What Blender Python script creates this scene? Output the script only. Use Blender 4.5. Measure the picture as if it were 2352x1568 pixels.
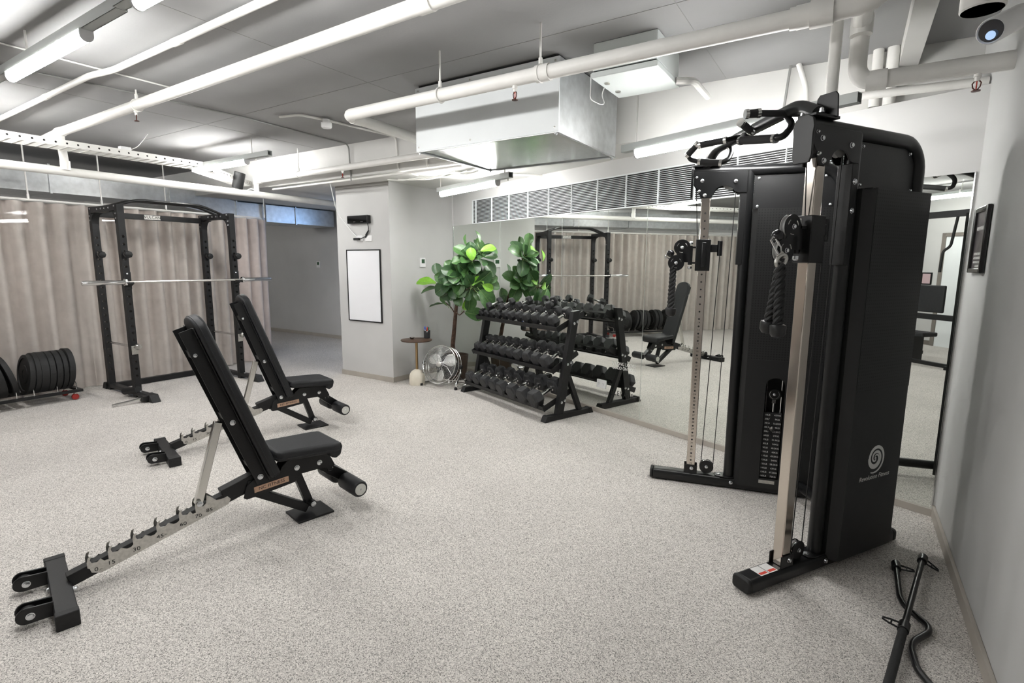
import bpy, bmesh, math, random
from mathutils import Vector, Matrix
random.seed(7)
for o in list(bpy.data.objects): bpy.data.objects.remove(o, do_unlink=True)
SC = bpy.context.scene
COL = SC.collection
PI = math.pi
def V3(*a): return Vector(a)
# ------------------------------------------------------------------ camera (solved from the photograph's vanishing points)
CAMH, FPX, PITCH, ROLL, YAW = 1.55, 1202.0, 0.14815, 0.00593, -0.6439
def cam_axes():
    u = Vector((0, math.sin(PITCH), math.cos(PITCH))); f = Vector((0, math.cos(PITCH), -math.sin(PITCH))); r = Vector((1, 0, 0))
    r2 = math.cos(ROLL)*r + math.sin(ROLL)*u; u2 = -math.sin(ROLL)*r + math.cos(ROLL)*u
    W = Matrix(((-math.sin(YAW), -math.cos(YAW), 0), (math.cos(YAW), -math.sin(YAW), 0), (0, 0, 1)))
    return W@r2, W@u2, W@f
CR, CU, CF = cam_axes()
cam_d = bpy.data.cameras.new('camera'); cam = bpy.data.objects.new('camera', cam_d); COL.objects.link(cam)
cam_d.sensor_width = 36; cam_d.lens = FPX/2352*36; cam_d.clip_start = 0.02
Mc = Matrix((CR, CU, -CF)).transposed().to_4x4(); Mc.translation = (0, 0, CAMH); cam.matrix_world = Mc
SC.camera = cam
SC.view_settings.view_transform = 'Standard'; SC.view_settings.look = 'None'; SC.view_settings.gamma = 1
SC.view_settings.use_curve_mapping = False
SC.view_settings.exposure = 4.22
w = bpy.data.worlds.new('world'); SC.world = w; w.use_nodes = True
w.node_tree.nodes['Background'].inputs[0].default_value = (0.8, 0.9, 1, 1); w.node_tree.nodes['Background'].inputs[1].default_value = 0.002
SC.cycles.max_bounces = 8; SC.cycles.diffuse_bounces = 4; SC.cycles.glossy_bounces = 4; SC.cycles.transparent_max_bounces = 6
SC.cycles.use_adaptive_sampling = True; SC.cycles.adaptive_threshold = .03; SC.cycles.use_light_tree = False
TUBE = 6.0          # emission of the fluorescent tubes
def ray(x, y): return CR*((x-1176)/FPX) - CU*((y-784)/FPX) + CF
def gz(x, y, z=0.0):                       # a pixel's direction met with the level z
    d = ray(x, y); return Vector((0, 0, CAMH)) + d*((z-CAMH)/d.z)
# world: X along the mirror wall, Y into it.  The building's own grid (u, v) is turned by 20.5 degrees
GA = math.radians(20.5)
U = Vector((math.cos(GA), math.sin(GA), 0)); V = Vector((-math.sin(GA), math.cos(GA), 0)); Z = Vector((0, 0, 1))
def W(u, v, z=0.0): return U*u + V*v + Z*z
YM = 3.959                                  # mirror plane
CEIL, SOF = 2.92, 2.55

# ------------------------------------------------------------------ materials
MATS = {}
def mat(name, col, rough=0.5, metal=0.0, var=0.0, scale=20.0, bump=0.0, bscale=200.0, coat=0.0, spec=None, emit=None, estr=0.0, col2=None, aniso=False):
    if name in MATS: return MATS[name]
    m = bpy.data.materials.new(name); m.use_nodes = True; nt = m.node_tree; b = nt.nodes['Principled BSDF']
    b.inputs['Roughness'].default_value = rough; b.inputs['Metallic'].default_value = metal
    if coat: b.inputs['Coat Weight'].default_value = coat
    if spec is not None: b.inputs['Specular IOR Level'].default_value = spec
    c = (*col, 1)
    b.inputs['Base Color'].default_value = c
    if emit: b.inputs['Emission Color'].default_value = (*emit, 1); b.inputs['Emission Strength'].default_value = estr
    tc = nt.nodes.new('ShaderNodeTexCoord')
    if var or col2:
        n = nt.nodes.new('ShaderNodeTexNoise'); n.inputs['Scale'].default_value = scale; n.inputs['Detail'].default_value = 3
        r = nt.nodes.new('ShaderNodeValToRGB'); r.color_ramp.elements[0].position = .32; r.color_ramp.elements[1].position = .68
        lo = col2 if col2 else tuple(x*(1-var) for x in col)
        r.color_ramp.elements[0].color = (*lo, 1); r.color_ramp.elements[1].color = (*(tuple(min(1, x*(1+var)) for x in col)), 1)
        src = tc.outputs['Object']
        if aniso:
            mp = nt.nodes.new('ShaderNodeMapping'); mp.inputs['Scale'].default_value = (1, 1, .02); nt.links.new(src, mp.inputs[0]); src = mp.outputs[0]
        nt.links.new(src, n.inputs['Vector']); nt.links.new(n.outputs['Fac'], r.inputs[0]); nt.links.new(r.outputs[0], b.inputs['Base Color'])
    if bump:
        n2 = nt.nodes.new('ShaderNodeTexNoise'); n2.inputs['Scale'].default_value = bscale; n2.inputs['Detail'].default_value = 1
        bp = nt.nodes.new('ShaderNodeBump'); bp.inputs['Strength'].default_value = bump; bp.inputs['Distance'].default_value = .002
        nt.links.new(tc.outputs['Object'], n2.inputs['Vector']); nt.links.new(n2.outputs['Fac'], bp.inputs['Height']); nt.links.new(bp.outputs[0], b.inputs['Normal'])
    MATS[name] = m; return m

def floor_mat():
    m = bpy.data.materials.new('rubber_granule_floor'); m.use_nodes = True; nt = m.node_tree; b = nt.nodes['Principled BSDF']
    b.inputs['Roughness'].default_value = .8; b.inputs['Specular IOR Level'].default_value = .25
    tc = nt.nodes.new('ShaderNodeTexCoord')
    vo = nt.nodes.new('ShaderNodeTexVoronoi'); vo.inputs['Scale'].default_value = 290
    nt.links.new(tc.outputs['Object'], vo.inputs['Vector'])
    sp = nt.nodes.new('ShaderNodeSeparateColor'); nt.links.new(vo.outputs['Color'], sp.inputs[0])
    r = nt.nodes.new('ShaderNodeValToRGB'); e = r.color_ramp; e.interpolation = 'LINEAR'
    e.elements[0].position = 0; e.elements[0].color = (.17, .160, .149, 1); e.elements[1].position = 1; e.elements[1].color = (.84, .80, .755, 1)
    for p, c in ((.18, (.34, .319, .298, 1)), (.34, (.52, .491, .46, 1)), (.7, (.65, .617, .58, 1))):
        q = e.elements.new(p); q.color = c
    nt.links.new(sp.outputs[0], r.inputs[0])
    n = nt.nodes.new('ShaderNodeTexNoise'); n.inputs['Scale'].default_value = 1.4; n.inputs['Detail'].default_value = 4
    nt.links.new(tc.outputs['Object'], n.inputs['Vector'])
    mr = nt.nodes.new('ShaderNodeMapRange'); mr.inputs[1].default_value = .3; mr.inputs[2].default_value = .7; mr.inputs[3].default_value = .93; mr.inputs[4].default_value = 1.06
    nt.links.new(n.outputs['Fac'], mr.inputs[0])
    mx = nt.nodes.new('ShaderNodeMix'); mx.data_type = 'RGBA'; mx.blend_type = 'MULTIPLY'; mx.inputs[0].default_value = 1
    nt.links.new(r.outputs[0], mx.inputs[6]); nt.links.new(mr.outputs[0], mx.inputs[7]); nt.links.new(mx.outputs[2], b.inputs['Base Color'])
    return m
def glass_mat():
    m = bpy.data.materials.new('clear_partition_glass'); m.use_nodes = True; nt = m.node_tree; nt.nodes.remove(nt.nodes['Principled BSDF'])
    out = nt.nodes['Material Output']; t = nt.nodes.new('ShaderNodeBsdfTransparent'); t.inputs[0].default_value = (.95, .97, .96, 1)
    g = nt.nodes.new('ShaderNodeBsdfGlossy'); g.inputs['Roughness'].default_value = .0
    fr = nt.nodes.new('ShaderNodeFresnel'); fr.inputs[0].default_value = 1.5; ge = nt.nodes.new('ShaderNodeNewGeometry'); mrr = nt.nodes.new('ShaderNodeMapRange'); mrr.inputs[3].default_value = 1.5; mrr.inputs[4].default_value = 1/1.5; nt.links.new(ge.outputs['Backfacing'], mrr.inputs[0]); nt.links.new(mrr.outputs[0], fr.inputs[0])
    mx = nt.nodes.new('ShaderNodeMixShader'); nt.links.new(fr.outputs[0], mx.inputs[0]); nt.links.new(t.outputs[0], mx.inputs[1]); nt.links.new(g.outputs[0], mx.inputs[2])
    nt.links.new(mx.outputs[0], out.inputs[0]); return m
def perf_mat(name, base, hole, pitch=.0135, rad=.0028, dark=True):
    """black powder coat with rows of small punched holes (too fine for single pieces)"""
    m = mat(name, base, .5, 0, bump=.25, bscale=500)
    return m

MATS['floor'] = floor_mat(); MATS['glass'] = glass_mat()
WALL = mat('wall_plaster', (.57, .568, .56), .85, var=.04, scale=1.6)
WALLR = mat('wall_plaster_satin', (.56, .562, .555), .6, var=.03, scale=2)
CEILM = mat('ceiling_concrete', (.31, .31, .31), .9, var=.08, scale=1.1, bump=.25, bscale=60)
BEAMM = mat('painted_concrete', (.64, .635, .615), .85, var=.05, scale=2.2, bump=.3, bscale=45)
BASEB = mat('baseboard_taupe', (.42, .385, .34), .5, var=.05, scale=6)
BLK = mat('black_powder_coat', (.0085, .0086, .0093), .45, spec=.4, bump=.3, bscale=420)
BLK2 = mat('black_satin_steel', (.0055, .0057, .0063), .33, spec=.45, bump=.12, bscale=500)
RUB = mat('black_rubber', (.009, .0092, .0096), .62, var=.3, scale=60, bump=.4, bscale=300)
HEXM = mat('dumbbell_rubber', (.017, .0175, .0195), .5, var=.25, scale=40, bump=.5, bscale=260)
VIN = mat('bench_vinyl', (.0125, .013, .0148), .5, spec=.4, var=.12, scale=30, bump=.35, bscale=380)
CHR = mat('chrome', (.72, .72, .71), .12, 1.0)
STEEL = mat('brushed_stainless', (.55, .54, .51), .30, 1.0, var=.12, scale=70)
BOLT = mat('zinc_bolt', (.72, .74, .76), .25, 1.0)
COLM = mat('polished_column', (.66, .60, .54), .14, 1.0, var=.05, scale=9, aniso=True)
WPIPE = mat('white_painted_pipe', (.80, .79, .76), .5, var=.03, scale=8)
GPIPE = mat('grey_conduit', (.30, .30, .29), .5, .3)
WMET = mat('white_enamel_steel', (.76, .79, .80), .35, var=.02, scale=4)
GALV = mat('galvanised_sheet', (.60, .62, .63), .38, .6, var=.10, scale=14)
TUBEM = mat('fluorescent_tube', (1, 1, 1), .4, emit=(1.0, .992, .972), estr=TUBE)
def tube_glow():                              # the lens glows brightest straight below its LED strip, less on its flanks
    nt = TUBEM.node_tree; b = nt.nodes['Principled BSDF']; g = nt.nodes.new('ShaderNodeNewGeometry'); sx = nt.nodes.new('ShaderNodeSeparateXYZ'); nt.links.new(g.outputs['True Normal'], sx.inputs[0])
    mr = nt.nodes.new('ShaderNodeMapRange'); mr.inputs[1].default_value = .1; mr.inputs[2].default_value = -1.0; mr.inputs[3].default_value = TUBE*.8; mr.inputs[4].default_value = TUBE*1.0
    nt.links.new(sx.outputs[2], mr.inputs[0]); nt.links.new(mr.outputs[0], b.inputs['Emission Strength'])
tube_glow()
CURT = mat('curtain_linen', (.60, .53, .50), .95, var=.06, scale=9)
WHT = mat('white_plastic', (.82, .82, .82), .4)
WBRD = mat('whiteboard_enamel', (.88, .89, .92), .22)
BRASS = mat('brass_tube', (.42, .29, .15), .3, 1.0)
WOOD = mat('walnut_veneer', (.085, .045, .026), .4, col2=(.045, .024, .014), scale=22)
CREAM = mat('cream_stone_base', (.76, .71, .60), .6, var=.04, scale=12)
TRUNK = mat('tree_bark', (.085, .048, .032), .8, var=.4, scale=30, bump=.8, bscale=60)
POT = mat('brown_planter', (.060, .038, .026), .6, var=.15, scale=14)
COPPER = mat('copper_name_plate', (.60, .40, .29), .4, .75)
BLACKINK = mat('black_lettering', (.008, .008, .008), .6)
WHITEINK = mat('white_lettering', (.78, .78, .76), .6)
RED = mat('red_print', (.62, .05, .025), .5)
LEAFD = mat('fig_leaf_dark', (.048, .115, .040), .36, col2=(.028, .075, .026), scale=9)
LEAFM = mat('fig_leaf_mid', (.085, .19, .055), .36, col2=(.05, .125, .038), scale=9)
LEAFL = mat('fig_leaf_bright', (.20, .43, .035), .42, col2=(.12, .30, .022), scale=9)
VEIN = mat('fig_leaf_vein', (.20, .30, .10), .5)
MIRM = mat('mirror_silver', (.845, .875, .835), .0, 1.0)
MIREDGE = mat('mirror_edge', (.60, .64, .60), .15, .6)

# ------------------------------------------------------------------ mesh helpers
class MB:
    def __init__(s): s.v = []; s.f = []
    def add(s, vs, fs):
        o = len(s.v); s.v += [tuple(x) for x in vs]; s.f += [tuple(i+o for i in f) for f in fs]
    def box(s, x0, x1, y0, y1, z0, z1):
        s.add([(x0,y0,z0),(x1,y0,z0),(x1,y1,z0),(x0,y1,z0),(x0,y0,z1),(x1,y0,z1),(x1,y1,z1),(x0,y1,z1)],
              [(3,2,1,0),(4,5,6,7),(0,1,5,4),(1,2,6,5),(2,3,7,6),(3,0,4,7)]); return s
    def obox(s, c, ax, ay, az):               # centre and three half vectors
        c = Vector(c); P = []
        for k in (-1, 1):
            for (i, j) in ((-1,-1),(1,-1),(1,1),(-1,1)): P.append(c+Vector(ax)*i+Vector(ay)*j+Vector(az)*k)
        s.add(P, [(3,2,1,0),(4,5,6,7),(0,1,5,4),(1,2,6,5),(2,3,7,6),(3,0,4,7)]); return s
    def bar(s, p0, p1, w, h, up=(0,0,1)):     # rectangular bar p0-p1, w across, h along up
        p0 = Vector(p0); p1 = Vector(p1); d = (p1-p0); L = d.length; d.normalize(); up = Vector(up)
        sd = d.cross(up)
        if sd.length < 1e-5: sd = d.cross(Vector((1,0,0)))
        sd.normalize(); u2 = sd.cross(d)
        return s.obox((p0+p1)/2, d*(L/2), sd*(w/2), u2*(h/2))
    def cyl(s, p0, p1, r, n=16, r2=None):
        p0 = Vector(p0); p1 = Vector(p1); d = (p1-p0).normalized(); a = d.orthogonal().normalized(); b = d.cross(a)
        r2 = r if r2 is None else r2; P = []
        for (c, rr) in ((p0, r), (p1, r2)):
            for i in range(n): t = 2*PI*i/n; P.append(c+a*(math.cos(t)*rr)+b*(math.sin(t)*rr))
        s.add(P, [(i, (i+1) % n, n+(i+1) % n, n+i) for i in range(n)]+[tuple(range(n-1,-1,-1)), tuple(range(n, 2*n))]); return s
    def tube(s, pts, r, n=10, closed=False):
        pts = [Vector(p) for p in pts]; m = len(pts); P = []; F = []
        t0 = (pts[1]-pts[0]).normalized(); a = t0.orthogonal().normalized()
        for i in range(m):
            if closed: t = (pts[(i+1) % m]-pts[i-1]).normalized()
            else: t = (pts[min(i+1, m-1)]-pts[max(i-1, 0)]).normalized()
            a = (a - t*a.dot(t)); a = a.normalized() if a.length > 1e-6 else t.orthogonal().normalized(); b = t.cross(a)
            rr = r[i] if isinstance(r, (list, tuple)) else r
            for k in range(n): q = 2*PI*k/n; P.append(pts[i]+a*(math.cos(q)*rr)+b*(math.sin(q)*rr))
        for i in range(m if closed else m-1):
            j = (i+1) % m
            for k in range(n): F.append((i*n+k, i*n+(k+1) % n, j*n+(k+1) % n, j*n+k))
        if not closed: F += [tuple(range(n-1,-1,-1)), tuple(range((m-1)*n, m*n))]
        s.add(P, F); return s
    def prism(s, poly, o, ex, ey, ez, a, b):  # polygon in the (ex, ey) plane pushed from a to b along ez
        o = Vector(o); ex = Vector(ex); ey = Vector(ey); ez = Vector(ez); n = len(poly)
        P = [o+ex*x+ey*y+ez*a for x, y in poly]+[o+ex*x+ey*y+ez*b for x, y in poly]
        s.add(P, [tuple(range(n-1,-1,-1)), tuple(range(n, 2*n))]+[(i, (i+1) % n, n+(i+1) % n, n+i) for i in range(n)]); return s
    def lathe(s, prof, o=(0,0,0), ax=(0,0,1), n=24):
        o = Vector(o); d = Vector(ax).normalized(); a = d.orthogonal().normalized(); b = d.cross(a); P = []; F = []
        for (r, h) in prof:
            for k in range(n): q = 2*PI*k/n; P.append(o+d*h+a*(math.cos(q)*r)+b*(math.sin(q)*r))
        m = len(prof)
        for i in range(m-1):
            for k in range(n): F.append((i*n+k, i*n+(k+1) % n, (i+1)*n+(k+1) % n, (i+1)*n+k))
        if prof[0][0] > 1e-4: F.append(tuple(range(n-1,-1,-1)))
        if prof[-1][0] > 1e-4: F.append(tuple(range((m-1)*n, m*n)))
        s.add(P, F); return s
    def quad(s, a, b, c, d): s.add([a, b, c, d], [(0,1,2,3)]); return s
    def mesh(s, name, m, smooth=True, ang=35):
        me = bpy.data.meshes.new(name); me.from_pydata(s.v, [], s.f); bm = bmesh.new(); bm.from_mesh(me)
        bmesh.ops.recalc_face_normals(bm, faces=bm.faces); bm.to_mesh(me); bm.free()
        if smooth:
            me.polygons.foreach_set('use_smooth', [True]*len(me.polygons)); me.set_sharp_from_angle(angle=math.radians(ang))
        me.materials.append(m); return me
    def build(s, name, m, parent=None, bevel=0, smooth=True, ang=35, seg=2):
        return link(name, s.mesh(name, m, smooth, ang), parent, bevel, seg)
def link(name, me, parent=None, bevel=0, seg=2):
    o = bpy.data.objects.new(name, me); COL.objects.link(o)
    if parent: o.parent = parent
    if bevel:
        b = o.modifiers.new('bevel', 'BEVEL'); b.width = bevel; b.segments = seg; b.limit_method = 'ANGLE'; b.angle_limit = math.radians(40); b.harden_normals = False
    return o
def tag(o, label, cat, group=None):
    o['label'] = label; o['category'] = cat
    if group: o['group'] = group
    return o
def thing(name, label, cat, loc=(0,0,0), rz=0.0, group=None):
    o = bpy.data.objects.new(name, None); COL.objects.link(o); o.empty_display_size = .1
    o.location = loc; o.rotation_euler = (0, 0, rz); return tag(o, label, cat, group)
def struct(name, mb, m, label=None, parent=None, bevel=0, smooth=True):
    o = mb.build(name, m, parent, bevel, smooth); 
    if not parent: o['kind'] = 'structure'
    if label: o['label'] = label
    return o
def copy_tree(o, parent=None):
    c = o.copy(); COL.objects.link(c); c.parent = parent
    for ch in [x for x in o.children]: copy_tree(ch, c)
    return c
def bolt(mb, p, d, r=.009, h=.006, n=10):
    p = Vector(p); d = Vector(d).normalized(); mb.lathe([(r*1.25, 0), (r*1.25, h*.3), (r, h*.35), (r*.95, h*.9), (r*.5, h*1.15), (0.0001, h*1.2)], p, d, n)
def text(body, size, m, name, parent, o, ex, ey, align='CENTER', depth=.0008, sx=1.0, shear=0.0):
    """flat lettering: o = anchor, ex = reading direction, ey = up"""
    cu = bpy.data.curves.new(name, 'FONT'); cu.body = body; cu.size = size; cu.align_x = align; cu.align_y = 'CENTER'; cu.extrude = depth/2; cu.shear = shear; cu.resolution_u = 3
    t = bpy.data.objects.new('tmp_text', cu); COL.objects.link(t)
    dg = bpy.context.evaluated_depsgraph_get(); me = bpy.data.meshes.new_from_object(t.evaluated_get(dg)); bpy.data.objects.remove(t, do_unlink=True); bpy.data.curves.remove(cu)
    ex = Vector(ex).normalized(); ey = Vector(ey).normalized(); ez = ex.cross(ey)
    M = Matrix((ex*sx, ey, ez)).transposed().to_4x4(); M.translation = Vector(o); me.transform(M); me.materials.clear(); me.materials.append(m)
    return link(name, me, parent)
def arc(c, a, b, r, t0, t1, n=8):
    c = Vector(c); a = Vector(a); b = Vector(b)
    return [c+a*(r*math.cos(t0+(t1-t0)*i/n))+b*(r*math.sin(t0+(t1-t0)*i/n)) for i in range(n+1)]
def bend(pts, r=.05, n=6):                    # round the corners of a polyline
    pts = [Vector(p) for p in pts]; out = [pts[0]]
    for i in range(1, len(pts)-1):
        a, b, c = pts[i-1], pts[i], pts[i+1]; d0 = (a-b); d1 = (c-b); k = min(r, d0.length*.45, d1.length*.45)
        p0 = b+d0.normalized()*k; p1 = b+d1.normalized()*k
        for j in range(n+1): t = j/n; out.append(p0*(1-t)**2+b*(2*t*(1-t))+p1*t*t)
    out.append(pts[-1]); return out
def pY(x, y, Y=YM):
    d = ray(x, y); return Vector((0, 0, CAMH)) + d*(Y/d.y)
def pU(x, y, u):
    d = ray(x, y); return Vector((0, 0, CAMH)) + d*(u/d.dot(U))
def pV(x, y, v):
    d = ray(x, y); return Vector((0, 0, CAMH)) + d*(v/d.dot(V))
def hz(x, y, p):                             # height of a pixel above a known ground point
    d = ray(x, y); return CAMH + d.z*(p[0]*d.x+p[1]*d.y)/(d.x*d.x+d.y*d.y)
def uvbox(u0, u1, v0, v1, z0, z1):
    m = MB(); m.obox(W((u0+u1)/2, (v0+v1)/2, (z0+z1)/2), U*(u1-u0)/2, V*(v1-v0)/2, Z*(z1-z0)/2); return m
# ================================================================== the room
struct('floor', uvbox(-13, .9, -3.6, 8.6, -.06, 0), MATS['floor'], 'speckled beige rubber gym floor')
struct('ceiling', uvbox(-13, .9, -3.6, 4.36, CEIL, 3.1), CEILM, 'grey concrete slab ceiling')
struct('trim_1', uvbox(-13, .9, 4.36, 8.6, SOF, 3.1), BEAMM, 'deep painted concrete beam and soffit along the mirror side')
struct('wall_mirror_side', MB().box(-6.72, -.872, 3.9645, 4.12, 0, SOF), WALL, 'light grey wall behind the mirror panels')
struct('wall_column', uvbox(-5.9, -4.91, 4.81, 6.6, 0, SOF), WALL, 'light grey square column with a whiteboard on it')
struct('wall_right', uvbox(.57, .75, -3.6, 4.75, 0, CEIL), WALLR, 'light grey satin side wall with a framed poster')
struct('wall_corridor', uvbox(-13, -3.5, 7.05, 7.2, 0, SOF), WALL, 'grey corridor wall beyond the column')
struct('wall_back', uvbox(-13, .75, -3.6, -3.4, 0, CEIL), WALL, 'pale back wall seen in the mirror')
struct('wall_left', uvbox(-13, -12.8, -3.6, 8.6, 0, CEIL), WALL, 'grey end wall behind the curtain')
struct('baseboard_mirror', MB().box(-6.70, -.885, 3.945, 3.964, 0, .047), BASEB, bevel=.002)
struct('baseboard_right', uvbox(.553, .5695, -3.4, 4.03, 0, .07), BASEB, bevel=.002)
struct('baseboard_column', uvbox(-5.912, -4.898, 4.798, 4.8095, 0, .065), BASEB, bevel=.002)
struct('baseboard_column_side', uvbox(-4.9095, -4.898, 4.798, 6.05, 0, .065), BASEB, bevel=.002)
struct('baseboard_corridor', uvbox(-12.7, -4, 7.035, 7.0495, 0, .07), BASEB, bevel=.002)
struct('baseboard_back', uvbox(-12.7, .5, -3.3995, -3.385, 0, .09), mat('dark_baseboard', (.16, .14, .12), .5))
# dark cap line under the soffit on the column, slab joints on the ceiling
struct('trim_2', uvbox(-5.903, -4.907, 4.806, 4.8105, 2.51, 2.55), mat('dark_cap_line', (.35, .34, .32), .8))
jm = mat('slab_joint', (.30, .30, .29), .9)
for i, (a, b) in enumerate((((-7.0, 3.0), (.5, 3.0)), ((-7.0, .62), (.5, .62)))):
    struct('trim_%d' % (3+i), uvbox(a[0], b[0], a[1]-.002, a[1]+.002, CEIL-.0015, CEIL+.01), jm)
for i, u in enumerate((-5.6, -3.25, -.9)):
    struct('trim_%d' % (5+i), uvbox(u-.002, u+.002, -3, 4.35, CEIL-.0015, CEIL+.01), jm)
# door and frame in the back wall (seen in the mirror)
dr = thing('door_1', 'grey framed door in the back wall, seen in the mirror', 'door', W(-4.2, -3.4, 0), GA); del dr['category']; dr['kind'] = 'structure'
fm = mat('door_frame_taupe', (.19, .17, .15), .5)
MB().box(-.5, -.43, -.02, .05, 0, 2.17).box(.43, .5, -.02, .05, 0, 2.17).box(-.43, .43, -.02, .05, 2.10, 2.17).build('door_frame', fm, dr, .004)
MB().box(-.43, .43, -.01, .03, 0, 2.10).build('door_leaf', WMET, dr)
MB().tube(bend([(.34, .03, 1.02), (.34, .08, 1.02), (.22, .08, 1.02)], .02), .009).build('handle', STEEL, dr)
# ------------------------------------------------------------------ mirror wall
mw = thing('wall_mirror', 'frameless wall mirror of five tall panels beside the cable machine', 'mirror', (0, 0, 0))
seams = [-6.705, -5.54, -4.368, -3.204, -2.045, -.893]
for a, b in zip(seams[:-1], seams[1:]):
    p = MB().box(a+.0012, b-.0012, YM, YM+.0055, .047, 2.079).build('mirror_panel', MIRM, mw, smooth=False)
for x in seams[1:-1]: MB().box(x-.0022, x+.0022, YM-.0008, YM+.003, .047, 2.079).build('seam_strip', MIREDGE, mw)
MB().box(seams[0]-.008, seams[0], YM-.004, YM+.0055, .047, 2.079).build('edge_strip', MIREDGE, mw)
MB().box(seams[-1], seams[-1]+.006, YM-.004, YM+.0055, .047, 2.082).build('edge_strip', CHR, mw)
def decal(body, px0, px1, hpx, m, name, obj_label):
    a = pY(*px0); b = pY(*px1); L = (b-a).length
    t = thing(name, obj_label, 'lettering', (0, 0, 0))
    me_o = text(body, .06, m, 'letters', t, ((a+b)/2)-V3(0, .0025, 0), (b-a).normalized(), (0, 0, 1), depth=.0006)
    xs = [v.co.dot((b-a).normalized()) for v in me_o.data.vertices]; s = L/(max(xs)-min(xs)); c = (a+b)/2
    zs = [v.co.z for v in me_o.data.vertices]; sz = hpx/(max(zs)-min(zs)); zc = (max(zs)+min(zs))/2
    for v in me_o.data.vertices:
        v.co.x = c.x+(v.co.x-c.x)*s; v.co.z = c.z+(v.co.z-zc)*sz; v.co.y = YM-.0012+(v.co.y-YM)*.1
    return t
decal('STRONG LOOKS', (1406, 832), (1460.5, 842), .040, WHITEINK, 'mirror_lettering', 'white lettering STRONG LOOKS on the mirror by the dumbbell rack')
decal('GOOD ON YOU', (1407, 842), (1458.5, 851.5), .040, WHITEINK, 'mirror_lettering', 'white lettering GOOD ON YOU on the mirror by the dumbbell rack')
decal('E L E V A T E .', (1404.5, 899), (1458, 913), .052, BLACKINK, 'mirror_lettering', 'black lettering ELEVATE low on the mirror by the dumbbell rack')
def outlet(name, label, o, ex, ey, w, h, cat='outlet', holes=True):
    t = thing(name, label, cat, (0, 0, 0)); ex = Vector(ex); ey = Vector(ey); ez = ex.cross(ey); o = Vector(o)
    m = MB(); m.obox(o+ez*.005, ex*w/2, ey*h/2, ez*.005); m.build('cover_plate', WHT, t, .0025)
    if holes:
        d = MB()
        for sx in (-.25, .25):
            for (a, b) in ((-.06, .06), (.06, .06), (0, -.1)): d.obox(o+ez*.0102+ex*(sx*w+a*w)+ey*(b*h), ex*.0015, ey*.004, ez*.0006)
        d.build('pin_slot', BLACKINK, t)
        s = MB()
        for sx in (-.28, .28): s.obox(o+ez*.0115+ex*(sx*w)+ey*(.32*h), ex*.006, ey*.008, ez*.0015)
        s.build('rocker_switch', WHT, t, .001)
    return t
XH = V3(1, 0, 0)
c = pY(1382, 881); outlet('power_outlet', 'white double power outlet on the mirror above the black ELEVATE lettering', (c.x, YM, c.z), XH, Z, .125, .085)
c = pY(1184, 832); po = outlet('power_outlet', 'white power outlet with a black plug, on the mirror behind the dumbbells', (c.x, YM, c.z), XH, Z, .11, .075)
MB().cyl((c.x-.03, YM-.01, c.z), (c.x-.03, YM-.05, c.z), .016, 12).build('plug', RUB, po, .003)
MB().tube(bend([(c.x-.03, YM-.05, c.z), (c.x-.03, YM-.075, c.z-.02), (c.x+.04, YM-.03, .2), (c.x+.02, YM-.05, .03), (c.x-.15, YM-.25, .012)], .06), .0035, 8).build('plug_cord', RUB, po)
# ------------------------------------------------------------------ ventilation grille above the mirror
GX0, GX1 = -6.16, -1.52
gr = thing('ventilation_grille', 'long white slatted air grille above the mirror', 'grille', (0, 0, 0))
MB().box(GX0, GX1, 3.955, 3.964, 2.083, 2.388).build('shade_backing', mat('grille_recess_shade', (.012, .012, .012), .7), gr)  # near-black sheet paints the shade of the recess behind the slats
me = MB().box(GX0, GX1, 3.944, 3.953, -.0017, .0017).mesh('grille_slat', WMET)
for i in range(19):
    o = link('grille_slat', me, gr); o.location = (0, 0, 2.088+i*.0164)
me = MB().box(-.0035, .0035, 3.938, 3.955, 2.083, 2.388).mesh('grille_rib', WMET)
x = -6.085
while x < GX1-.05:
    o = link('grille_rib', me, gr); o.location = (x, 0, 0); x += .3745
MB().box(GX0-.006, GX1, 3.938, 3.963, 2.385, 2.392).box(GX0-.006, GX1, 3.938, 3.963, 2.079, 2.085).box(GX0-.006, GX0, 3.938, 3.963, 2.079, 2.392).build('grille_frame', WMET, gr)
# ------------------------------------------------------------------ curtain, its rail and the glass in front
def curtain():
    path = []
    v = -3.25
    while v < 4.72: path.append((-7.80, v)); v += .016
    for i in range(1, 29): t = i/28*PI/2; path.append((-7.80-.36*(1-math.cos(t)), 4.72+.36*math.sin(t)))
    u = -8.16
    while u > -8.9: u -= .016; path.append((u, 5.08))
    rnd = random.Random(3); ph = 0; P = []; F = []; n = len(path); rows = [0, .25, .5, .8, 1.1, 1.4, 1.7, 1.95, 2.1, 2.19]
    per = [.15+.06*rnd.random() for _ in range(400)]; am = [.75+.5*rnd.random() for _ in range(400)]
    acc = 0; k = 0
    for i, (uu, vv) in enumerate(path):
        if i: acc += math.hypot(uu-path[i-1][0], vv-path[i-1][1])
        while acc > per[k]: acc -= per[k]; k += 1
        a = path[max(i-1, 0)]; b = path[min(i+1, n-1)]; tx, ty = b[0]-a[0], b[1]-a[1]; L = math.hypot(tx, ty); nx, ny = ty/L, -tx/L
        ph = acc/per[k]
        for z in rows:
            q = 1-z/2.19; amp = .066*am[k]*(1-.25*q); w_ = math.sin(2*PI*ph+.5*q*math.sin(k*1.7))
            w_ = math.copysign(abs(w_)**.6, w_)
            off = w_*amp + .012*q*math.sin(k*2.3+1)
            P.append(W(uu+nx*off, vv+ny*off, z+.012))
    R = len(rows)
    for i in range(n-1):
        for j in range(R-1): F.append((i*R+j, (i+1)*R+j, (i+1)*R+j+1, i*R+j+1))
    m = MB(); m.add(P, F); return m, path
cm, cpath = curtain()
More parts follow.
